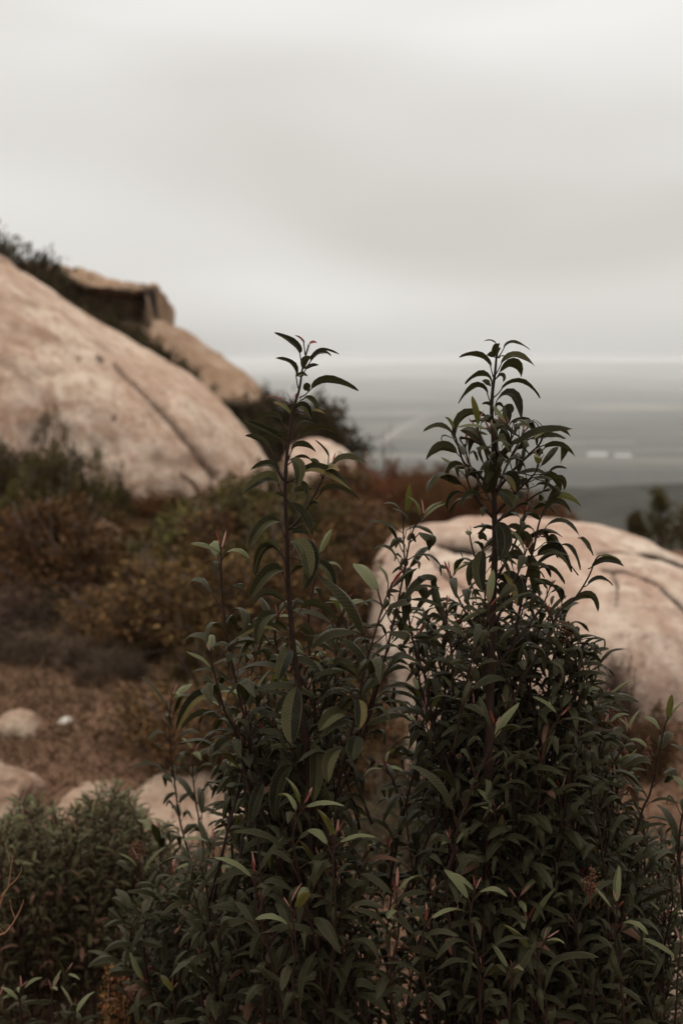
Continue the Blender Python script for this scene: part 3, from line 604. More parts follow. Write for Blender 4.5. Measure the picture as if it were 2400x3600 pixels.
# ------------------------------------------------------------------ dry grass and litter in the clearing
rng = np.random.default_rng(5); n = 110000
X = rng.uniform(-3.6, 2.6, n); Y = rng.uniform(2.6, 9.5, n); keep = rng.random(n) < 0.75; X, Y = X[keep], Y[keep]; n = len(X)
clump = np.array([mnoise.noise((x * 1.4, y * 1.4, 2.0)) for x, y in zip(X, Y)]); k = clump + rng.normal(size=n) * .25 > -0.35; X, Y = X[k], Y[k]; n = len(X)
Z = np.array([ground(x, y) for x, y in zip(X, Y)]); C = np.stack([X, Y, Z - .004], 1)
D = np.stack([rng.normal(size=n) * .7, rng.normal(size=n) * .7, np.abs(rng.normal(size=n)) * .55 + .08], 1)
V, F = quads_leafs(rng, C, D, 0.07, 0.06); lit = rng.random(n) < .45
V2, F2 = quads_leafs(rng, C[lit] + np.array([0, 0, .008]), D[lit] * np.array([1, 1, .3]), 0.028, 0.30); V = np.concatenate([V, V2]); F = np.concatenate([F, F2 + len(V) - len(V2)])
o = obj('dry_grass', npmesh('dry_grass', V, F), None, [M_STRAW]); tag(o, 'dry tan grass and litter scattered over the clearing', 'grass', kind='stuff')

# ------------------------------------------------------------------ leaves of the foreground shrubs
def leaf_geo(c0, c1, c2, side, width, fold, wave=0.0, seed=0, pet=None, segs=9, sharp=1.0):
    """blade along the curve through c0 (base), bent by control c1, to c2 (tip); two halves folded at the midrib; pet = start of the stalk"""
    rnd = random.Random(seed); V = []; U = []; K = []; F = []; M = []
    c0, c1, c2, side = Vector(c0), Vector(c1), Vector(c2), Vector(side)
    ph = rnd.uniform(0, 6.28); asym = rnd.uniform(-.1, .1)
    for i in range(segs + 1):
        t = i / segs; t = 0.5 * t + 0.5 * (0.5 - 0.5 * math.cos(math.pi * t)); p = c0 * (1 - t) ** 2 + c1 * 2 * t * (1 - t) + c2 * t * t
        tg = ((c1 - c0) * (1 - t) + (c2 - c1) * t).normalized(); s = (side - tg * side.dot(tg)).normalized(); nn = s.cross(tg)
        if nn.length < .1: nn = Vector((0, 0, 1))
        w = width * 0.5 * (max(0, t) ** 0.5 * max(0, 1 - t) ** (0.62 * sharp)) * 1.75
        if i == 0: w = width * 0.04
        if i == segs: w = width * 0.015
        fo = fold * (1 - 0.25 * t)
        for sg in (-1, 0, 1):
            if sg == 0: q = p; K.append(True)
            else:
                ww = w * (1 + asym * sg); q = p + s * (sg * ww * math.cos(fo)) + nn * (ww * math.sin(fo) + wave * width * math.sin(ph + sg * 1.3 + t * 13) * (0.4 + t)); K.append(False)
            V.append(tuple(q)); U.append((0.5 + 0.5 * sg, t))
    for i in range(segs):
        for k in (0, 1):
            a = i * 3 + k; F += [(a, a + 1, a + 4), (a, a + 4, a + 3)]; M += [0, 0]
    if pet is not None:
        pet = Vector(pet); n0 = len(V); ax = (c0 - pet).normalized(); a = ax.orthogonal().normalized(); b = ax.cross(a)
        pr = 0.0009
        tgt = (c1 - c0).normalized()
        mid = (pet + c0) * .5 + Vector((0, 0, -0.08 * (c0 - pet).length))
        for q, r_ in ((pet, pr * 1.3), (mid, pr), (c0 + tgt * 0.002, pr * .9)):
            for w in range(3): V.append(tuple(q + (a * math.cos(w * 2.094) + b * math.sin(w * 2.094)) * r_)); U.append((.5, 0)); K.append(False)
        for rr in (0, 3):
            for w in range(3):
                w2 = (w + 1) % 3; F += [(n0 + rr + w, n0 + rr + w2, n0 + rr + w2 + 3), (n0 + rr + w, n0 + rr + w2 + 3, n0 + rr + w + 3)]; M += [1, 1]
    return np.array(V), np.array(F), np.array(M), np.array(U), np.array(K)

def template(a0, a1, ln, width, fold, petl, peta, seed, wave=0.03, twist=0.0, sharp=1.0):
    """leaf of a node: X points away from the stem, Z along it; stalk leaves at angle peta, blade turns from a0 to a1 (degrees above the horizontal)"""
    b = Vector((math.cos(R(peta)) * petl, 0, math.sin(R(peta)) * petl)); am = R((a0 + a1) / 2)
    d0 = Vector((math.cos(R(a0)), 0, math.sin(R(a0)))); d1 = Vector((math.cos(R(a1)), 0, math.sin(R(a1))))
    c1 = b + d0 * ln * .52; c2 = c1 + d1 * ln * .52; sw = math.sin(twist)
    c2 = c2 + Vector((0, sw * ln * .22, 0))
    return leaf_geo(b, c1, c2, Vector((sw * .3, 1, sw * .5)), width, fold, wave, seed, pet=(0, 0, 0), sharp=sharp)
trnd = random.Random(4); T_MATURE = []; T_YOUNG = []; T_BUD = []
for i in range(22):
    a0 = trnd.uniform(15, 70); bend = trnd.uniform(70, 150); ln = trnd.uniform(0.066, 0.100)
    T_MATURE.append(template(a0, a0 - bend, ln, ln * trnd.uniform(.18, .275), R(trnd.uniform(20, 52)), trnd.uniform(.016, .026), trnd.uniform(38, 62), i, trnd.uniform(.01, .06), trnd.uniform(-.9, .9)))
for i in range(8):
    a0 = trnd.uniform(45, 75); ln = trnd.uniform(.034, .052)
    T_YOUNG.append(template(a0, a0 - trnd.uniform(35, 100), ln, ln * trnd.uniform(.25, .34), R(trnd.uniform(25, 50)), trnd.uniform(.008, .014), 68, 40 + i, .02, trnd.uniform(-.7, .7)))
for i in range(4):
    a0 = trnd.uniform(70, 85); ln = trnd.uniform(.014, .022)
    T_BUD.append(template(a0, a0 - trnd.uniform(5, 40), ln, ln * .24, R(45), .004, 80, 60 + i, 0, trnd.uniform(-.6, .6)))
M_BUSHLEAF = leaf_mat('bush_leaf', (0.012, 0.0105, 0.0035), (0.080, 0.068, 0.026), (0.05, 0.042, 0.02), (0.07, 0.06, 0.03), (0.01, 0.009, 0.002), 0.5)
LEAFSETS = {'bush': (T_MATURE, M_BUSHLEAF), 'mature': (T_MATURE, M_LEAF), 'young': (T_YOUNG, M_YOUNG), 'bud': (T_BUD, M_BUD), 'dead': (T_MATURE, M_DEAD), 'greenyoung': (T_YOUNG, M_LEAF)}
TM = {}
def tmesh(kind, i):
    if (kind, i) not in TM:
        V, F, M, U, K = LEAFSETS[kind][0][i]; me = npmesh('leaf', V, F, M, U, K); me.materials.append(LEAFSETS[kind][1]); me.materials.append(M_PETIOLE); TM[kind, i] = me
    return TM[kind, i]

class Shrub:
    def __init__(s, name, label, root, seed, group=None, cat='shrub'):
        s.rnd = random.Random(seed); s.root = Vector(root); s.root.z = ground(root[0], root[1]); s.leaves = []; s.hero = []; s.stems = []; s.fill = Acc(); s.nf = 0
        s.e = empty(name, s.root, label, cat, group); s.leafkind = 'mature'
    def stem(s, pts, r0, r1, traced=True):
        pts = smooth_line(pts, 5)
        if traced: s.stems.append((pts, r0, r1))
        else: tube(s.fill, [p - s.root for p in pts], r0, r1, 5); s.nf += 1
        return pts
    def node_leaf(s, p, T, az, kind, size, lay=1.0):
        up = Vector((0, 0, 1)); Z = (T.lerp(up, 0.35)).normalized(); o = Vector((math.cos(az), math.sin(az), 0)); X = (o - Z * o.dot(Z)).normalized(); Yv = Z.cross(X)
        m = Matrix((X, Yv, Z)).transposed().to_4x4(); m = m @ Matrix.Rotation(s.rnd.gauss(0, .16), 4, 'X') @ Matrix.Rotation(s.rnd.gauss(0, .14), 4, 'Y')
        m = Matrix.Translation(p - s.root) @ m @ Matrix.Scale(size, 4); sets = LEAFSETS[kind][0]
        s.leaves.append((kind, s.rnd.randrange(len(sets)), m, (p - EYE).length))
    def shoot(s, pts, r0=0.0022, r1=0.0009, traced=True, leafy=0.7, gap=0.0145, size=1.0, skip_top=0.0, young=3, tip=True, dead=0.0):
        """a stem with spirally set leaves: buds at the tip, pale young leaves, then full ones"""
        pts = s.stem(pts, r0, r1, traced); ln = [0]
        for i in range(1, len(pts)): ln.append(ln[-1] + (pts[i] - pts[i - 1]).length)
        Lt = ln[-1]; d = 0.002; az = s.rnd.uniform(0, 6.28); k = 0; rnd = s.rnd
        while d < Lt * leafy:
            u = Lt - d; i = max(1, min(len(pts) - 1, next((j for j in range(len(ln)) if ln[j] >= u), len(pts) - 1))); t = (u - ln[i - 1]) / max(1e-6, ln[i] - ln[i - 1])
            p = pts[i - 1].lerp(pts[i], t); T = (pts[i] - pts[i - 1]).normalized()
            if d > skip_top:
                if k < 2 and tip: s.node_leaf(p, T, az, 'bud', size * rnd.uniform(.8, 1.2))
                elif k < 2 + young and tip: s.node_leaf(p, T, az, 'young' if rnd.random() < .75 else 'greenyoung', size * (0.75 + .12 * k) * rnd.uniform(.85, 1.15))
                else:
                    g = min(1.0, 0.62 + 0.07 * k); kind = 'dead' if rnd.random() < dead * (d / Lt) else s.leafkind; s.node_leaf(p, T, az, kind, size * g * rnd.uniform(.58, 1.2))
            az += 2.3999 + rnd.gauss(0, .25); k += 1; d += gap * size * (0.35 if k < 4 else rnd.uniform(.75, 1.3))
        return pts
    def fillshoot(s, px, py, d, length, size=1.0, lean=None, **kw):
        tip_ = P(px, py, d); toward = (s.root - tip_); rnd = s.rnd
        low = tip_ + Vector((toward.x * rnd.uniform(.15, .5) + rnd.gauss(0, .04), toward.y * rnd.uniform(.15, .5) + rnd.gauss(0, .03), -length))
        if low.z < s.root.z: low.z = s.root.z - .01
        midp = tip_.lerp(low, .5) + Vector((rnd.gauss(0, .02), rnd.gauss(0, .02), .03)) + Vector(((tip_.x - low.x) * .25, 0, 0))
        return s.shoot([low, midp, tip_.lerp(midp, .3) + Vector((rnd.gauss(0, .006), rnd.gauss(0, .006), 0)), tip_], traced=False, size=size, **kw)
    def hero_leaf(s, att, base, mid, tip, d, kind='mature', ratio=0.235, roll=None, fold=None, dz=None):
        rnd = s.rnd; dz = rnd.uniform(-.03, .03) if dz is None else dz
        p = P(*att, d); b = P(*base, d + dz * .25); m_ = P(*mid, d + dz * .7); t = P(*tip, d + dz); c = m_ * 2 - (b + t) * .5
        ax = (t - b); L_ = (m_ - b).length + (t - m_).length; view = (m_ - EYE).normalized(); q = ax.cross(view).normalized()
        if q.z < 0: q = -q
        r_ = R(rnd.uniform(28, 62)) * rnd.choice((-1, 1)) if roll is None else R(roll); side = q * math.cos(r_) + view * math.sin(r_)
        nn = side.cross(ax)
        if nn.z < 0: side = -side
        wmax = L_ * ratio * 1.32
        org = s.root; V = leaf_geo(b - org, c - org, t - org, side, wmax, R(rnd.uniform(15, 38)) if fold is None else R(fold), .035, rnd.randrange(10 ** 6), pet=p - org)
        s.hero.append((V, {'mature': M_LEAF, 'young': M_YOUNG, 'bud': M_BUD}[kind], (m_ - EYE).length))
    def build(s, limit=300, nearest=True):
        for pts, r0, r1 in s.stems:
            a = Acc(); tube(a, [p - s.root for p in pts], r0, r1, 7); obj('stem', a.mesh('stem'), s.e, [M_STEM])
        if s.nf: o = obj('twigs', s.fill.mesh('twigs'), s.e, [M_STEM]); o['kind'] = 'stuff'
        for (V, F, M, U, K), m, dd in s.hero:
            me = npmesh('leaf', V, F, M, U, K); me.materials.append(m); me.materials.append(M_PETIOLE); obj('leaf', me, s.e)
        s.leaves.sort(key=lambda l: l[3]); n = max(0, limit - len(s.hero))
        vis = []; rest = []
        for l in s.leaves:
            q = proj(s.root + l[2].translation); (vis if len(vis) < n and -60 < q[0] < 2460 and q[1] < 3640 else rest).append(l)
        for kind, i, m, dd in vis:
            o = obj('leaf', tmesh(kind, i), s.e); o.matrix_local = m
        if rest:
            acc = Acc(); mats = [M_LEAF, M_PETIOLE, M_YOUNG, M_BUD, M_DEAD, M_BUSHLEAF]; mid_ = {'bush': 5, 'mature': 0, 'young': 2, 'bud': 3, 'dead': 4, 'greenyoung': 0}
            for kind, i, m, dd in rest:
                V, F, M, U, K = LEAFSETS[kind][0][i]; A = np.array(m); Vw = V @ A[:3, :3].T + A[:3, 3]; acc.add(Vw, F, np.where(M == 1, 1, mid_[kind]), U, K)
            me = acc.mesh('foliage'); [me.materials.append(q) for q in mats]; o = obj('foliage', me, s.e); o['kind'] = 'stuff'
        return s
def c2(x, y): return 800 + x * .44643, 1100 + y * .44643
def c3(x, y): return 1400 + x * .574, 1150 + y * .574
def c5(x, y): return 600 + x * .574, 1900 + y * .574
def c6(x, y): return 1500 + x * .574, 1900 + y * .574
def line(f, pts, d): return [P(*f(*p[:2]), p[2] if len(p) > 2 else d) for p in pts]
ident = lambda x, y: (x, y)

# ------------------------------------------------------------------ shrub with the tall sparse leader
DA = 1.80
ra = P(1100, 3600, 1.9)
A = Shrub('lance_leaved_shrub', 'dark lance-leaved shrub whose tall thin leader carries sparse leaves before the cracked boulder', (ra.x, 1.9, 0), 101)
stemA = [P(1100, 3900, 1.88), P(1092, 3100, 1.86), P(1086, 2780, 1.84)] + [P(x, y, DA) for x, y in [(1076, 2606), (1059, 2503), (1045, 2388), (1028, 2244), (1014, 2072), (1011, 1993), (1008, 1859), (1003, 1770), (1003, 1680), (1008, 1600), (1019, 1515), (1032, 1435), (1052, 1368), (1063, 1296), (1072, 1258), (1084, 1215)]]
A.stem([Vector((ra.x, 1.9, A.root.z - .02))] + stemA, .0052, .0008)
H = lambda att, b, m, t, **k: A.hero_leaf(c2(*att), c2(*b), c2(*m), c2(*t), k.pop('d', DA), **k)
H((590, 412), (566, 318), (518, 238), (368, 155)); H((560, 600), (537, 502), (505, 400), (376, 357)); H((612, 332), (602, 238), (572, 200), (524, 174), kind='bud', ratio=.2)
H((615, 332), (643, 248), (668, 230), (704, 238), kind='bud', ratio=.2); H((618, 330), (628, 290), (630, 265), (628, 240), kind='bud', ratio=.12)
H((612, 365), (690, 305), (770, 289), (883, 330), ratio=.14); H((600, 440), (655, 382), (728, 312), (812, 338), ratio=.34); H((592, 470), (592, 440), (600, 378), (652, 345), ratio=.4, roll=15)
H((595, 478), (612, 446), (660, 415), (719, 411), ratio=.26); H((597, 492), (540, 502), (582, 480), (629, 500), ratio=.3); H((565, 668), (662, 598), (800, 532), (1029, 614), ratio=.19, roll=30)
H((630, 615), (642, 610), (626, 585), (618, 550), ratio=.55, roll=20); H((570, 690), (602, 668), (668, 690), (702, 765), ratio=.4, roll=35); H((520, 800), (528, 772), (600, 735), (660, 838), ratio=.4, roll=25)
H((520, 760), (658, 782), (700, 770), (766, 797), ratio=.2, kind='young'); H((490, 930), (428, 865), (350, 808), (208, 848), ratio=.28); H((478, 1010), (425, 985), (310, 925), (126, 843), ratio=.2)
H((510, 780), (490, 800), (440, 740), (360, 703), ratio=.26, kind='young'); H((545, 700), (540, 690), (532, 660), (545, 628), kind='bud', ratio=.4); H((520, 720), (492, 690), (480, 655), (462, 618), kind='bud', ratio=.12)
H((500, 720), (460, 700), (380, 665), (290, 660), kind='bud', ratio=.06); H((440, 1090), (446, 1050), (400, 985), (284, 967), ratio=.28); H((372, 1130), (335, 1065), (250, 990), (138, 967), ratio=.22)
H((500, 1010), (532, 900), (590, 846), (680, 872), ratio=.3); H((498, 1030), (578, 962), (710, 902), (874, 960), ratio=.19); H((475, 1135), (502, 1092), (580, 1038), (695, 1095), ratio=.28)
H((462, 1200), (510, 1165), (580, 1132), (660, 1160), ratio=.2); H((478, 1150), (498, 1150), (566, 1220), (543, 1368), ratio=.34, roll=8, dz=-.03); H((442, 1320), (398, 1255), (320, 1192), (174, 1242), ratio=.24)
H((430, 1415), (402, 1362), (300, 1295), (106, 1432), ratio=.27, roll=28, dz=-.03); H((442, 1450), (440, 1442), (412, 1425), (377, 1422), ratio=.3); H((460, 1330), (578, 1268), (740, 1228), (985, 1400), ratio=.2, roll=30, dz=-.02)
H((690, 1470), (728, 1428), (860, 1382), (1046, 1480), ratio=.2); H((792, 1210), (796, 1140), (765, 1075), (684, 998), ratio=.12); H((815, 1205), (834, 1205), (930, 1138), (1104, 1190), ratio=.22)
H((815, 1207), (830, 1170), (838, 1140), (848, 1100), kind='bud', ratio=.12); H((760, 1300), (756, 1250), (810, 1222), (876, 1246), ratio=.34, kind='young'); H((745, 1310), (735, 1245), (705, 1180), (645, 1155), ratio=.33, roll=20)
H((520, 1330), (570, 1330), (630, 1385), (627, 1505), ratio=.3); H((610, 1560), (640, 1522), (670, 1492), (713, 1502), ratio=.36, roll=12); H((475, 1470), (502, 1500), (608, 1600), (668, 1762), ratio=.2, roll=20, dz=-.04)
H((452, 1770), (416, 1652), (285, 1660), (164, 1852), ratio=.26, roll=22, dz=-.04); H((480, 1705), (590, 1660), (660, 1642), (740, 1648), ratio=.1); H((460, 1985), (425, 1868), (300, 1850), (220, 2040), ratio=.26, roll=30)
H((485, 1840), (505, 1800), (610, 1880), (640, 2100), ratio=.3, roll=12, dz=-.05); H((485, 1800), (512, 1730), (560, 1705), (640, 1745), ratio=.45, roll=20); H((505, 1420), (520, 1400), (580, 1385), (665, 1388), ratio=.25)
H((470, 1270), (470, 1180), (475, 1150), (500, 1120), ratio=.25); H((480, 1000), (440, 980), (420, 960), (380, 960), ratio=.25)
A.stem(line(c2, [(600, 1575), (640, 1510), (690, 1425), (745, 1312), (792, 1222), (815, 1180)], DA), .0016, .0007); A.stem(line(c2, [(482, 1705), (540, 1650), (600, 1575)], DA), .0018, .0016)
A.stem(line(c2, [(440, 1320), (400, 1240), (375, 1150), (368, 1040)], DA), .0015, .0006); A.stem(line(c2, [(445, 1340), (500, 1330), (530, 1300)], DA), .0012, .0006)
H = lambda att, b, m, t, **k: A.hero_leaf(c5(*att), c5(*b), c5(*m), c5(*t), k.pop('d', DA), **k)
H((722, 300), (688, 190), (590, 205), (482, 365), ratio=.27, roll=12, dz=-.05); H((735, 60), (745, 15), (855, 90), (808, 308), ratio=.3, roll=10, dz=-.05); H((725, 520), (655, 455), (560, 490), (528, 650), ratio=.26, roll=10, dz=-.05)
H((750, 480), (800, 415), (900, 390), (1020, 490), ratio=.24); H((740, 100), (860, 130), (960, 180), (1002, 320), ratio=.28, roll=30); H((745, 600), (718, 670), (690, 740), (655, 862), ratio=.36, roll=10, dz=-.05)
H((770, 830), (770, 900), (735, 1080), (742, 1248), ratio=.3, roll=5, dz=-.07, fold=12); H((725, 440), (700, 380), (590, 320), (505, 400), ratio=.2); H((715, 120), (668, 75), (570, 60), (525, 235), ratio=.3)
H((730, 640), (670, 570), (560, 520), (385, 612), ratio=.18); H((770, 560), (790, 530), (850, 560), (850, 660), ratio=.35, roll=15); H((790, 560), (870, 590), (960, 610), (1030, 690), ratio=.26)
H((840, 1230), (1060, 1065), (990, 1075), (906, 1170), ratio=.34, roll=18, dz=-.05); H((1110, 1180), (1140, 1200), (1120, 1270), (1112, 1350), ratio=.42, roll=5, dz=-.06); H((1150, 960), (1150, 975), (1165, 1060), (1150, 1155), ratio=.3, roll=5, dz=-.06)
H((1020, 1290), (1035, 1280), (970, 1350), (965, 1485), ratio=.3, roll=10, dz=-.06); H((330, 1020), (278, 960), (150, 970), (35, 1165), ratio=.2, roll=20, dz=-.04); H((320, 1060), (300, 1095), (180, 1060), (60, 1160), ratio=.18)
H((1150, 700), (1145, 840), (1060, 770), (945, 760), ratio=.22, roll=18); H((440, 1430), (560, 1490), (520, 1600), (490, 1730), ratio=.28, roll=10, dz=-.05)
H((600, 1500), (740, 1380), (660, 1500), (640, 1720), ratio=.26, roll=10, dz=-.04); H((850, 1240), (880, 1250), (895, 1400), (870, 1600), ratio=.26, roll=8, dz=-.03)
for f, pts, kw in [
    (c5, [(500, 1420, 1.86), (470, 1160), (430, 1000), (385, 800), (340, 560), (315, 300), (310, 120), (305, 40)], dict(gap=.0125)),
    (c5, [(470, 1400, 1.84), (400, 1180, 1.8), (330, 1040, 1.78), (300, 930, 1.77), (255, 760, 1.76), (245, 665, 1.76)], dict(size=.95)),
    (c5, [(885, 1300, 1.9), (880, 950, 1.9), (850, 700, 1.9), (845, 450, 1.9), (880, 250, 1.9), (903, 70, 1.9)], dict(size=.85)),
    (c5, [(1000, 1600, 1.84), (1100, 1200, 1.8), (1150, 1000, 1.79), (1185, 800, 1.78), (1240, 600, 1.77), (1300, 400, 1.77), (1348, 275, 1.77)], dict(gap=.0105)),
    (c5, [(980, 1300, 1.86), (990, 1050, 1.86), (1005, 850, 1.86), (1020, 600, 1.86), (1060, 410, 1.86)], {}),
    (c5, [(740, 1500, 1.95), (680, 1250, 1.98), (600, 1000, 2.0), (560, 850, 2.0), (545, 680, 2.0)], dict(size=.9)),
    (ident, [(1120, 3350, 1.74), (1060, 3120, 1.72), (1030, 2960, 1.70), (1045, 2880, 1.70), (1072, 2822, 1.70)], dict(gap=.013)),
    (ident, [(1000, 3650, 1.74), (960, 3400, 1.72), (905, 3200, 1.71), (895, 3060, 1.71)], {}),
    (ident, [(1150, 3500, 1.72), (1180, 3250, 1.7), (1170, 3050, 1.69), (1180, 2930, 1.69)], {}),
    (ident, [(1080, 3700, 1.70), (1030, 3480, 1.68), (1040, 3330, 1.67), (1020, 3180, 1.67)], {})]:
    kw.setdefault('size', 1.14); A.shoot([P(*f(*p[:2]), p[2] if len(p) > 2 else DA) for p in pts], .0022, .0008, leafy=.8, **kw)
rr = random.Random(9)
for i in range(78):
    y = rr.uniform(2520, 3500); x = rr.gauss(1030, 95 + (y - 2500) * .11); A.fillshoot(x, y, rr.uniform(1.8, 2.2), rr.uniform(.25, .5), young=2, leafy=.8, dead=.08, tip=rr.random() < .35)
for i in range(16): A.fillshoot(rr.uniform(850, 1220), rr.uniform(2380, 2700), rr.uniform(1.85, 2.05), rr.uniform(.2, .35), young=3)
for i in range(12):
    x = rr.uniform(900, 1250); A.fillshoot(x, rr.uniform(1990, 2380) + 140 * abs(x - 1120) / 250, rr.uniform(1.84, 2.0), rr.uniform(.18, .3), young=2, gap=.0115, size=.92)
A.build(300)

# ------------------------------------------------------------------ shrub with the bushy-topped leader
DB = 1.86
rb = P(1712, 3600, 1.98)
B = Shrub('lance_leaved_shrub', 'dark lance-leaved shrub with a crowded bushy-topped leader before the pale domed boulder', (rb.x, 1.98, 0), 202)
B.stem([Vector((rb.x, 1.98, B.root.z - .02))] + [P(x, y, 1.93) for x, y in [(1710, 3700), (1714, 3100)]] + [P(x, y, DB) for x, y in [(1716, 2700), (1721, 2445), (1727, 2273), (1732, 2089), (1736, 2011), (1739, 1896), (1736, 1781), (1733, 1655), (1733, 1540), (1727, 1454), (1730, 1380), (1739, 1311), (1745, 1250), (1757, 1222)]], .0072, .001)
H = lambda att, b, m, t, **k: B.hero_leaf(c3(*att), c3(*b), c3(*m), c3(*t), k.pop('d', DB), **k)
H((600, 170), (600, 105), (565, 82), (519, 88), ratio=.14); H((605, 190), (645, 130), (705, 95), (804, 140), ratio=.2); H((598, 190), (600, 178), (598, 130), (612, 98), ratio=.4); H((615, 190), (620, 180), (640, 178), (665, 184), ratio=.25)
H((580, 305), (566, 242), (490, 172), (372, 185), ratio=.22); H((595, 290), (625, 232), (715, 172), (833, 241), ratio=.22); H((592, 320), (617, 280), (705, 222), (751, 308), ratio=.3); H((596, 185), (590, 182), (565, 168), (545, 164), ratio=.3)
H((572, 380), (572, 348), (510, 288), (407, 349), ratio=.27); H((573, 480), (546, 412), (470, 362), (367, 470), ratio=.22); H((582, 430), (627, 385), (745, 340), (866, 436), ratio=.19); H((580, 520), (596, 460), (700, 412), (751, 580), ratio=.24)
H((575, 510), (580, 497), (550, 470), (511, 472), ratio=.35); H((585, 320), (610, 300), (640, 300), (638, 338), ratio=.5); H((560, 360), (560, 345), (535, 340), (512, 332), ratio=.4); H((590, 540), (655, 480), (662, 540), (655, 610), ratio=.42, roll=8)
H((590, 530), (600, 500), (615, 475), (640, 500), ratio=.4); H((640, 500), (650, 480), (675, 500), (695, 525), ratio=.5); H((370, 730), (345, 680), (400, 540), (538, 548), ratio=.23); H((368, 735), (330, 660), (250, 608), (152, 641), ratio=.24)
H((388, 800), (356, 772), (265, 735), (169, 814), ratio=.28); H((350, 640), (334, 622), (318, 580), (284, 550), ratio=.2, kind='young'); H((415, 850), (400, 850), (325, 850), (292, 942), ratio=.28); H((560, 1000), (380, 1010), (320, 1050), (299, 1120), ratio=.3)
H((560, 1060), (502, 1045), (430, 1030), (387, 1105), ratio=.34); H((895, 680), (908, 655), (975, 622), (1056, 673), ratio=.2); H((860, 770), (890, 742), (985, 722), (1081, 795), ratio=.2); H((890, 640), (882, 612), (860, 590), (834, 568), ratio=.2)
H((920, 640), (950, 635), (1000, 628), (1048, 637), ratio=.12, kind='young'); H((600, 700), (680, 592), (790, 590), (846, 725), ratio=.24); H((700, 880), (915, 902), (965, 860), (1031, 868), ratio=.18); H((740, 990), (838, 975), (905, 965), (972, 1022), ratio=.22)
H((760, 960), (868, 905), (955, 920), (988, 1014), ratio=.24); H((840, 930), (930, 935), (1000, 930), (1010, 1000), ratio=.3); H((870, 1160), (896, 1130), (985, 1030), (1122, 1102), ratio=.18, kind='young', d=1.9); H((870, 1170), (900, 1130), (970, 1070), (1056, 1138), ratio=.24, d=1.88)
H((855, 1290), (900, 1225), (1010, 1190), (1112, 1288), ratio=.2); H((1100, 1290), (1112, 1290), (1150, 1330), (1190, 1400), ratio=.3); H((820, 1400), (850, 1400), (970, 1365), (1058, 1502), ratio=.24); H((1100, 1520), (990, 1340), (1060, 1360), (1112, 1488), ratio=.22)
H((1160, 1480), (1180, 1472), (1275, 1425), (1380, 1468), ratio=.2); H((1130, 1590), (1160, 1578), (1235, 1542), (1309, 1583), ratio=.24); H((1060, 1660), (1085, 1658), (1180, 1645), (1219, 1742), ratio=.26); H((1240, 1400), (1240, 1400), (1300, 1410), (1365, 1440), ratio=.16, kind='young')
H((570, 1330), (518, 1370), (490, 1490), (520, 1618), ratio=.3, roll=5, dz=-.04, fold=14); H((560, 1400), (480, 1435), (440, 1480), (430, 1590), ratio=.34, roll=15); H((590, 1180), (610, 1195), (650, 1300), (618, 1428), ratio=.34, roll=5, dz=-.05)
H((640, 1290), (660, 1250), (720, 1230), (780, 1310), ratio=.35); H((640, 1310), (690, 1290), (770, 1290), (812, 1400), ratio=.4, roll=20); H((600, 1500), (648, 1450), (720, 1395), (800, 1480), ratio=.35); H((610, 1560), (645, 1500), (720, 1590), (725, 1710), ratio=.34, roll=12, dz=-.05)
H((610, 1580), (630, 1560), (650, 1640), (690, 1745), ratio=.34, roll=12); H((760, 1620), (760, 1640), (810, 1660), (862, 1703), ratio=.28); H((800, 1480), (860, 1480), (940, 1490), (1017, 1575), ratio=.25); H((790, 1440), (790, 1400), (830, 1500), (830, 1640), ratio=.28, roll=10)
H((850, 1290), (850, 1280), (890, 1265), (915, 1330), ratio=.4); H((870, 1280), (920, 1280), (965, 1320), (975, 1420), ratio=.3, roll=20); H((780, 1620), (820, 1590), (880, 1560), (965, 1600), ratio=.25); H((1000, 1710), (1000, 1680), (985, 1620), (940, 1580), ratio=.35)
H((600, 1020), (560, 980), (590, 900), (530, 850), ratio=.45, roll=12, dz=-.05); H((590, 990), (530, 1020), (560, 940), (575, 850), ratio=.35, roll=8, dz=-.05); H((585, 800), (605, 720), (640, 650), (682, 770), ratio=.3, roll=10, dz=-.05)
H((600, 960), (620, 1000), (680, 1050), (700, 1118), ratio=.35, roll=10, dz=-.05); H((680, 960), (645, 905), (700, 930), (720, 1010), ratio=.45, roll=15, dz=-.04)
H((512, 1200), (510, 1205), (528, 1235), (475, 1272), ratio=.3); H((570, 1340), (540, 1300), (515, 1285), (495, 1300), ratio=.6)
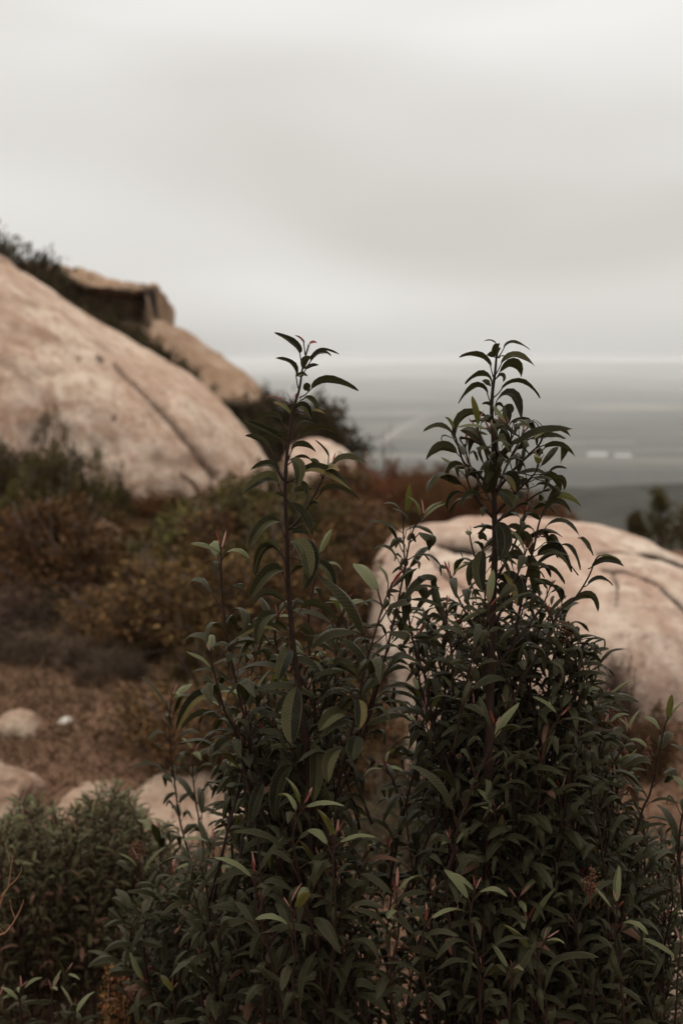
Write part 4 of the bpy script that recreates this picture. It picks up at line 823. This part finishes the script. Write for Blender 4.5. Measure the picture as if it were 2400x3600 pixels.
lst = [
    (c3, [(560, 985), (470, 880), (402, 832), (366, 732), (340, 640), (333, 580)], dict(skip_top=.06, size=.95, gap=.0125, r=(.0022, .0008))),
    (c3, [(595, 1010), (700, 880), (800, 780), (860, 720), (900, 640), (925, 605)], dict(size=.95, skip_top=.02, gap=.0125, r=(.0022, .0008))),
    (c3, [(590, 950), (560, 850, 1.83), (530, 760, 1.82), (500, 680, 1.82), (480, 610, 1.82)], dict(gap=.0115, size=.9, young=1)), (c3, [(590, 900), (640, 800, 1.83), (680, 720, 1.82), (690, 650, 1.82), (660, 595, 1.82)], dict(gap=.0115, size=.9, young=1)),
    (c3, [(590, 1050, 1.9), (640, 900, 1.93), (690, 790, 1.94), (740, 700, 1.94), (770, 640, 1.94)], dict(gap=.0115, size=.95, young=1)), (c3, [(590, 1100), (500, 960, 1.9), (440, 850, 1.92), (410, 750, 1.92), (420, 690, 1.92)], dict(gap=.0115, size=.92, young=1)),
    (c3, [(590, 1150), (690, 1040, 1.84), (770, 960, 1.83), (830, 900, 1.83), (860, 840, 1.83)], dict(gap=.0115, size=.92, young=1)), (c3, [(588, 1180), (510, 1090), (450, 1010), (420, 930), (415, 880)], dict(gap=.0115, size=.9, young=1)),
    (c3, [(600, 850), (600, 760, 1.82), (585, 690, 1.81), (560, 630, 1.81)], dict(gap=.011, size=.88, young=1)),
    (c3, [(585, 1210), (690, 1120, 1.88), (790, 1060, 1.9), (870, 1010, 1.9), (925, 1000, 1.9)], dict(gap=.0115, size=.9, young=1)),
    (c3, [(700, 1950), (740, 1740), (790, 1500), (830, 1340), (860, 1200), (900, 1090), (930, 1030)], dict(skip_top=.05, gap=.019)),
    (c6, [(480, 1100), (560, 900), (620, 790), (700, 670), (800, 450), (900, 360), (985, 230), (1030, 120), (1060, 90)], dict(skip_top=.10, gap=.0145)),
    (c6, [(160, 1300, 1.8), (210, 1050, 1.8), (240, 880, 1.79), (290, 680, 1.78), (350, 540, 1.77), (385, 395, 1.77)], dict(gap=.010)),
    (c6, [(160, 950), (150, 680, 1.86), (125, 560, 1.86), (118, 400, 1.86)], {}),
    (c6, [(780, 1300, 1.95), (800, 1000, 1.95), (840, 850, 1.95), (845, 700, 1.95), (860, 610, 1.95)], dict(tip=False, size=.95)),
    (c5, [(1100, 1450, 1.9), (1230, 1030, 1.88), (1290, 800, 1.86), (1340, 600, 1.86), (1390, 380, 1.86), (1430, 180, 1.86), (1460, 20, 1.86), (1495, -90, 1.86), (1552, -145, 1.86)], dict(gap=.0095, size=.92)),
    (c5, [(1600, 1100, 1.9), (1560, 850, 1.9), (1500, 680, 1.9), (1460, 500, 1.9), (1440, 250, 1.9), (1425, 0, 1.9), (1424, -175, 1.9)], dict(size=.88, gap=.010)),
    (ident, [(1600, 3400, 1.76), (1567, 3128, 1.74), (1590, 3006, 1.73), (1613, 2891, 1.72), (1638, 2830, 1.72), (1666, 2750, 1.72), (1701, 2675, 1.72), (1730, 2595, 1.72), (1741, 2552, 1.72)], dict(gap=.013, size=1.0)),
    (ident, [(1780, 3700, 1.7), (1790, 3520, 1.69), (1797, 3400, 1.69)], dict(size=.85)), (ident, [(1930, 3700, 1.72), (1900, 3500, 1.71), (1890, 3380, 1.71), (1915, 3300, 1.71)], dict(size=.9)),
    (ident, [(1540, 3750, 1.7), (1500, 3500, 1.68), (1480, 3330, 1.67), (1500, 3230, 1.67)], dict(size=1.05)), (ident, [(1400, 3700, 1.74), (1370, 3450, 1.72), (1400, 3280, 1.71), (1390, 3130, 1.71)], {}),
    (ident, [(1690, 3650, 1.72), (1680, 3400, 1.7), (1650, 3250, 1.7), (1670, 3120, 1.7)], {})]
for f, pts, kw in lst:
    r0, r1 = kw.pop('r', (.0022, .0008)); B.shoot([P(*f(*p[:2]), p[2] if len(p) > 2 else DB) for p in pts], r0, r1, leafy=.82, **kw)
for i in range(130):
    y = rr.uniform(2480, 3550); x = rr.gauss(1790, 150 + (y - 2480) * .11); B.fillshoot(x, y, rr.uniform(1.84, 2.3), rr.uniform(.25, .5), young=2, leafy=.8, dead=.08, tip=rr.random() < .35)
for i in range(20): B.fillshoot(rr.uniform(1480, 2050), rr.uniform(2330, 2600), rr.uniform(1.9, 2.1), rr.uniform(.2, .35), young=2)
for i in range(40):
    x = rr.uniform(1460, 2060); top = 1960 + 300 * abs(x - 1720) / 400 + (70 if 1560 < x < 1680 else 0); B.fillshoot(x, top + abs(rr.gauss(0, 200)), rr.uniform(1.88, 2.06), rr.uniform(.18, .3), young=1, gap=.0115, size=.92, tip=rr.random() < .4)
def seed_head(sh, px, py, d, w, h, seed, n=170):
    c = P(px, py, d) - sh.root; rnd = random.Random(seed); acc = Acc(); base = c - Vector((0, 0, h / 2))
    oct_ = np.array([(1, 0, 0), (-1, 0, 0), (0, 1, 0), (0, -1, 0), (0, 0, 1), (0, 0, -1)], float); of = np.array([(0, 2, 4), (2, 1, 4), (1, 3, 4), (3, 0, 4), (2, 0, 5), (1, 2, 5), (3, 1, 5), (0, 3, 5)])
    tube(acc, [base - Vector((0, 0, .02)), base, c + Vector((0, 0, h * .45))], .0012, .0005, 4)
    for i in range(n // 4):
        t = rnd.random(); q = base + Vector((0, 0, h * t * .85)); az = rnd.uniform(0, 6.28); l = w / 2 * math.sqrt(max(.05, 1 - (2 * t - .8) ** 2)) * rnd.uniform(.5, 1)
        e_ = q + Vector((math.cos(az) * l, math.sin(az) * l, l * .5)); tube(acc, [q, e_], .0005, .0003, 3)
        for k in range(4):
            s_ = q.lerp(e_, rnd.uniform(.5, 1.08)) + Vector((rnd.gauss(0, .002), rnd.gauss(0, .002), rnd.gauss(0, .002))); acc.add(oct_ * rnd.uniform(.0011, .002) + np.array(tuple(s_)), of)
    o = obj('seed_head', acc.mesh('seed_head'), sh.e, [M_SEED])
seed_head(B, 1995, 2225, 1.95, .028, .036, 1); seed_head(B, 2075, 3090, 1.8, .022, .04, 2)
for pts in [[(1735, 2150, 1.9), (1690, 2020, 1.92), (1660, 1930, 1.93), (1650, 1880, 1.93)], [(1737, 2200, 1.84), (1790, 2080, 1.83), (1830, 1990, 1.83), (1850, 1930, 1.83)], [(1735, 2330, 1.9), (1650, 2180, 1.92), (1600, 2080, 1.93), (1580, 2010, 1.93)], [(1733, 2360, 1.84), (1830, 2230, 1.84), (1900, 2140, 1.85), (1930, 2070, 1.85)], [(1736, 2050, 1.88), (1800, 1930, 1.9), (1830, 1850, 1.91), (1845, 1800, 1.91)]]:
    B.shoot([P(*p) for p in pts], .0022, .0008, leafy=.85, young=1, gap=.0125, size=.95)
B.build(300)

# ------------------------------------------------------------------ lower shrub beside the bushy one
rc = P(2180, 3600, 2.15)
Cs = Shrub('lance_leaved_shrub', 'lower leafy shrub with brown seed heads below the pale domed boulder', (rc.x, 2.15, 0), 303)
for pts, kw in [
    ([(2160, 3400, 2.0), (2200, 3100, 2.0), (2252, 2864, 1.98), (2281, 2795, 1.98), (2304, 2704, 1.98), (2327, 2589, 1.98), (2338, 2545, 1.98), (2350, 2514, 1.98)], dict(gap=.019, size=.9)),
    ([(2050, 3000, 2.1), (2074, 2606, 2.1), (2108, 2508, 2.1), (2131, 2440, 2.1)], dict(size=.9)), ([(1950, 3100, 2.05), (1960, 2800, 2.05), (1940, 2640, 2.05), (1950, 2560, 2.05)], dict(size=.9)),
    ([(2330, 3900, 1.85), (2370, 3600, 1.83), (2380, 3430, 1.82), (2392, 3310, 1.82)], {}), ([(2200, 3700, 1.85), (2180, 3450, 1.84), (2160, 3300, 1.83), (2170, 3180, 1.83)], {}),
    ([(2400, 3200, 1.95), (2385, 2980, 1.95), (2400, 2850, 1.95), (2420, 2780, 1.95)], dict(gap=.0115, size=.95, young=1))]:
    Cs.shoot([P(*p) for p in pts], .0022, .0008, leafy=.85, **kw)
for i in range(90):
    y = rr.uniform(2680, 3550); x = rr.uniform(1930, 2420 if y < 3000 else 2360); 
    if y < 2680 + (x - 1950) * .5 and x > 2150: y += 250
    Cs.fillshoot(x, y, rr.uniform(1.95, 2.45), rr.uniform(.25, .45), size=.9, young=2, leafy=.85, dead=.08, tip=rr.random() < .35)
for i in range(22): Cs.fillshoot(rr.uniform(1920, 2230), rr.uniform(2480, 2760), rr.uniform(2.05, 2.3), rr.uniform(.2, .3), size=.85, young=3)
for px, py, d, w, h, k in [(2140, 2590, 2.1, .02, .055, 3), (2160, 2520, 2.15, .022, .035, 4), (2275, 2635, 2.2, .014, .045, 5), (2195, 2680, 2.1, .012, .05, 6)]: seed_head(Cs, px, py, d, w, h, k)
Cs.build(300)

# ------------------------------------------------------------------ young shrub at the slab, softer
rd = P(640, 3600, 2.45)
Ds = Shrub('lance_leaved_shrub', 'young lance-leaved shrub with reddish shoots in front of the flat pale slab', (rd.x, 2.45, 0), 404)
for pts, kw in [
    ([(700, 3150, 2.4), (660, 2990, 2.4), (631, 2877, 2.4), (614, 2745, 2.4), (600, 2647, 2.4), (597, 2532, 2.4), (603, 2450, 2.4)], dict(gap=.0125)), ([(730, 3150, 2.42), (712, 2950, 2.42), (689, 2819, 2.42), (677, 2705, 2.42), (683, 2635, 2.42)], {}),
    ([(600, 3400, 2.3), (520, 3250, 2.3), (495, 3120, 2.3), (490, 3030, 2.3)], {}), ([(640, 3350, 2.35), (590, 3150, 2.35), (565, 3020, 2.35), (555, 2920, 2.35)], {}), ([(760, 3300, 2.3), (740, 3150, 2.3), (755, 3040, 2.3), (745, 2960, 2.3)], {})]:
    kw.setdefault('gap', .0125); Ds.shoot([P(*p) for p in pts], .0022, .0008, leafy=.9, size=1.12, **kw)
for i in range(62):
    y = rr.uniform(3000, 3600); x = rr.gauss(640, 130); Ds.fillshoot(x, y, rr.uniform(2.1, 2.6), rr.uniform(.2, .45), young=1, leafy=.8, dead=.15, tip=rr.random() < .5)
for i in range(14): Ds.fillshoot(rr.uniform(760, 930), rr.uniform(2880, 3150), rr.uniform(2.2, 2.5), rr.uniform(.2, .35), young=1, tip=False)
seed_head(Ds, 482, 2990, 2.32, .03, .035, 8)
Ds.build(300)

# ------------------------------------------------------------------ small sprigs in the corner, dry weeds and the bare twig
re_ = P(170, 3700, 2.25)
Es = Shrub('lance_leaved_shrub', 'small pale green sprigs of a lance-leaved shrub beside the rust-red dry weeds', (re_.x, 2.25, 0), 505)
for pts in [[(250, 3750, 2.25), (238, 3560, 2.25), (228, 3470, 2.25), (237, 3415, 2.25)], [(200, 3800, 2.2), (192, 3620, 2.2), (185, 3530, 2.2), (184, 3475, 2.2)], [(90, 3800, 2.2), (80, 3620, 2.2), (72, 3530, 2.2), (77, 3468, 2.2)],
            [(10, 3800, 2.2), (5, 3640, 2.2), (-8, 3560, 2.2), (-5, 3500, 2.2)], [(280, 3850, 2.15), (270, 3700, 2.15), (262, 3600, 2.15), (268, 3540, 2.15)]]:
    Es.shoot([P(*p) for p in pts], .0025, .0009, leafy=.9, young=3, size=.85)
Es.build(300)

rf = P(250, 3600, 3.3)
Fs = Shrub('leafy_bush', 'dense green bush with small narrow leaves in front of the craggy pale boulder and slab', (rf.x, 3.3, 0), 606, cat='bush')
Fs.leafkind = 'bush'
for i in range(230):
    x = rr.uniform(-150, 600); top = 2785 + 90 * abs((x - 330) / 300) ** 2 - 50 * math.sin(x * .02); y = top + abs(rr.gauss(0, 170)); d = rr.uniform(2.95, 3.75)
    Fs.fillshoot(x, y, d, rr.uniform(.25, .5), size=.62, young=3, leafy=.9, dead=.25)
for i in range(80):
    x = rr.uniform(-120, 590); top = 2800 + 90 * abs((x - 330) / 300) ** 2 - 50 * math.sin(x * .02); Fs.fillshoot(x, top + rr.uniform(0, 120), rr.uniform(3.1, 3.7), rr.uniform(.25, .45), size=.62, young=2, leafy=.9, dead=.2)
Fs.build(300)

def weeds():
    c = P(450, 3600, 2.3); gz = ground(c.x, c.y); root = empty('dry_weed', (c.x, c.y, gz), 'rust-red dry weed stalks under the young shrub beside the pale green sprigs', 'weed'); rnd = random.Random(8)
    for i in range(16):
        a = Acc(); t = P(rnd.uniform(330, 560), rnd.uniform(3420, 3580), rnd.uniform(2.2, 2.45)); b0 = Vector((c.x + rnd.gauss(0, .03), c.y + rnd.gauss(0, .03), gz - .01)); pts = smooth_line([b0, b0.lerp(t, .6) + Vector((0, 0, .05)), t], 5); org = Vector((c.x, c.y, gz))
        tube(a, [p - org for p in pts], .0025, .0012, 5); o = obj('stalk', a.mesh('stalk'), root, [M_TWIG]); f = Acc(); rng2 = np.random.default_rng(i)
        k = 90; tt = rng2.uniform(.55, 1.03, k); C = np.array([tuple(pts[-1].lerp(pts[len(pts) // 2], (1 - q) * 2) - org) for q in tt]) + rng2.normal(size=(k, 3)) * .006
        V, F = quads_leafs(rng2, C, rng2.normal(size=(k, 3)) + np.array([0, 0, .8]), .012, .5); h = obj('seed_spike', npmesh('seed_spike', V, F), o, [M_RUST]); h['kind'] = 'stuff'
weeds()
def twig():
    d = 2.1; c = P(-120, 3600, d); gz = ground(c.x, c.y); root = empty('dry_twig', (c.x, c.y, gz), 'bare thin forked brown twig in front of the dense green bush', 'twig'); org = Vector((c.x, c.y, gz)); k = .4464
    f = lambda x, y: P(x * k, 2900 + y * k, d) - org
    a = Acc(); tube(a, smooth_line([Vector((0, 0, -.01)), f(-260, 1400), f(-120, 1000), f(-20, 880), f(50, 845), f(120, 750), f(175, 640), f(188, 590)], 5), .003, .0006, 6); tube(a, smooth_line([f(125, 745), f(95, 670), f(80, 590)], 4), .001, .0005, 5); tube(a, smooth_line([f(30, 855), f(5, 820), f(-20, 790)], 4), .0009, .0005, 5)
    obj('branch', a.mesh('branch'), root, [M_TWIG])
    a = Acc(); tube(a, smooth_line([f(-260, 1400), f(-90, 900), f(-5, 650), f(35, 540), f(70, 480), f(90, 330), f(108, 240)], 5), .0026, .0006, 6); tube(a, smooth_line([f(65, 490), f(130, 430), f(165, 370), f(170, 330)], 4), .001, .0005, 5); tube(a, smooth_line([f(80, 300), f(65, 230), f(40, 140)], 4), .0008, .0004, 5); tube(a, smooth_line([f(40, 530), f(10, 560), f(-30, 600)], 4), .0012, .0006, 5)
    obj('branch', a.mesh('branch'), root, [M_TWIG])
twig()

# ------------------------------------------------------------------ haze: one closed box of even, thin air round everything
def haze():
    m = bpy.data.materials.new('haze'); m.use_nodes = True; t = m.node_tree; t.nodes.clear(); o = t.nodes.new('ShaderNodeOutputMaterial'); v = t.nodes.new('ShaderNodeVolumePrincipled')
    v.inputs['Color'].default_value = (0.95, 0.95, 0.95, 1); v.inputs['Density'].default_value = HAZE; v.inputs['Anisotropy'].default_value = 0.0
    t.links.new(v.outputs[0], o.inputs['Volume'])
    ob = obj('haze', boxm('haze', -46000, 46000, -46000, 46000, VALLEY - 40, 12), None, [m]); ob['kind'] = 'stuff'; ob['label'] = 'thin pale haze filling the air over the valley'; ob['category'] = 'haze'
HAZE = 0.000135
haze()
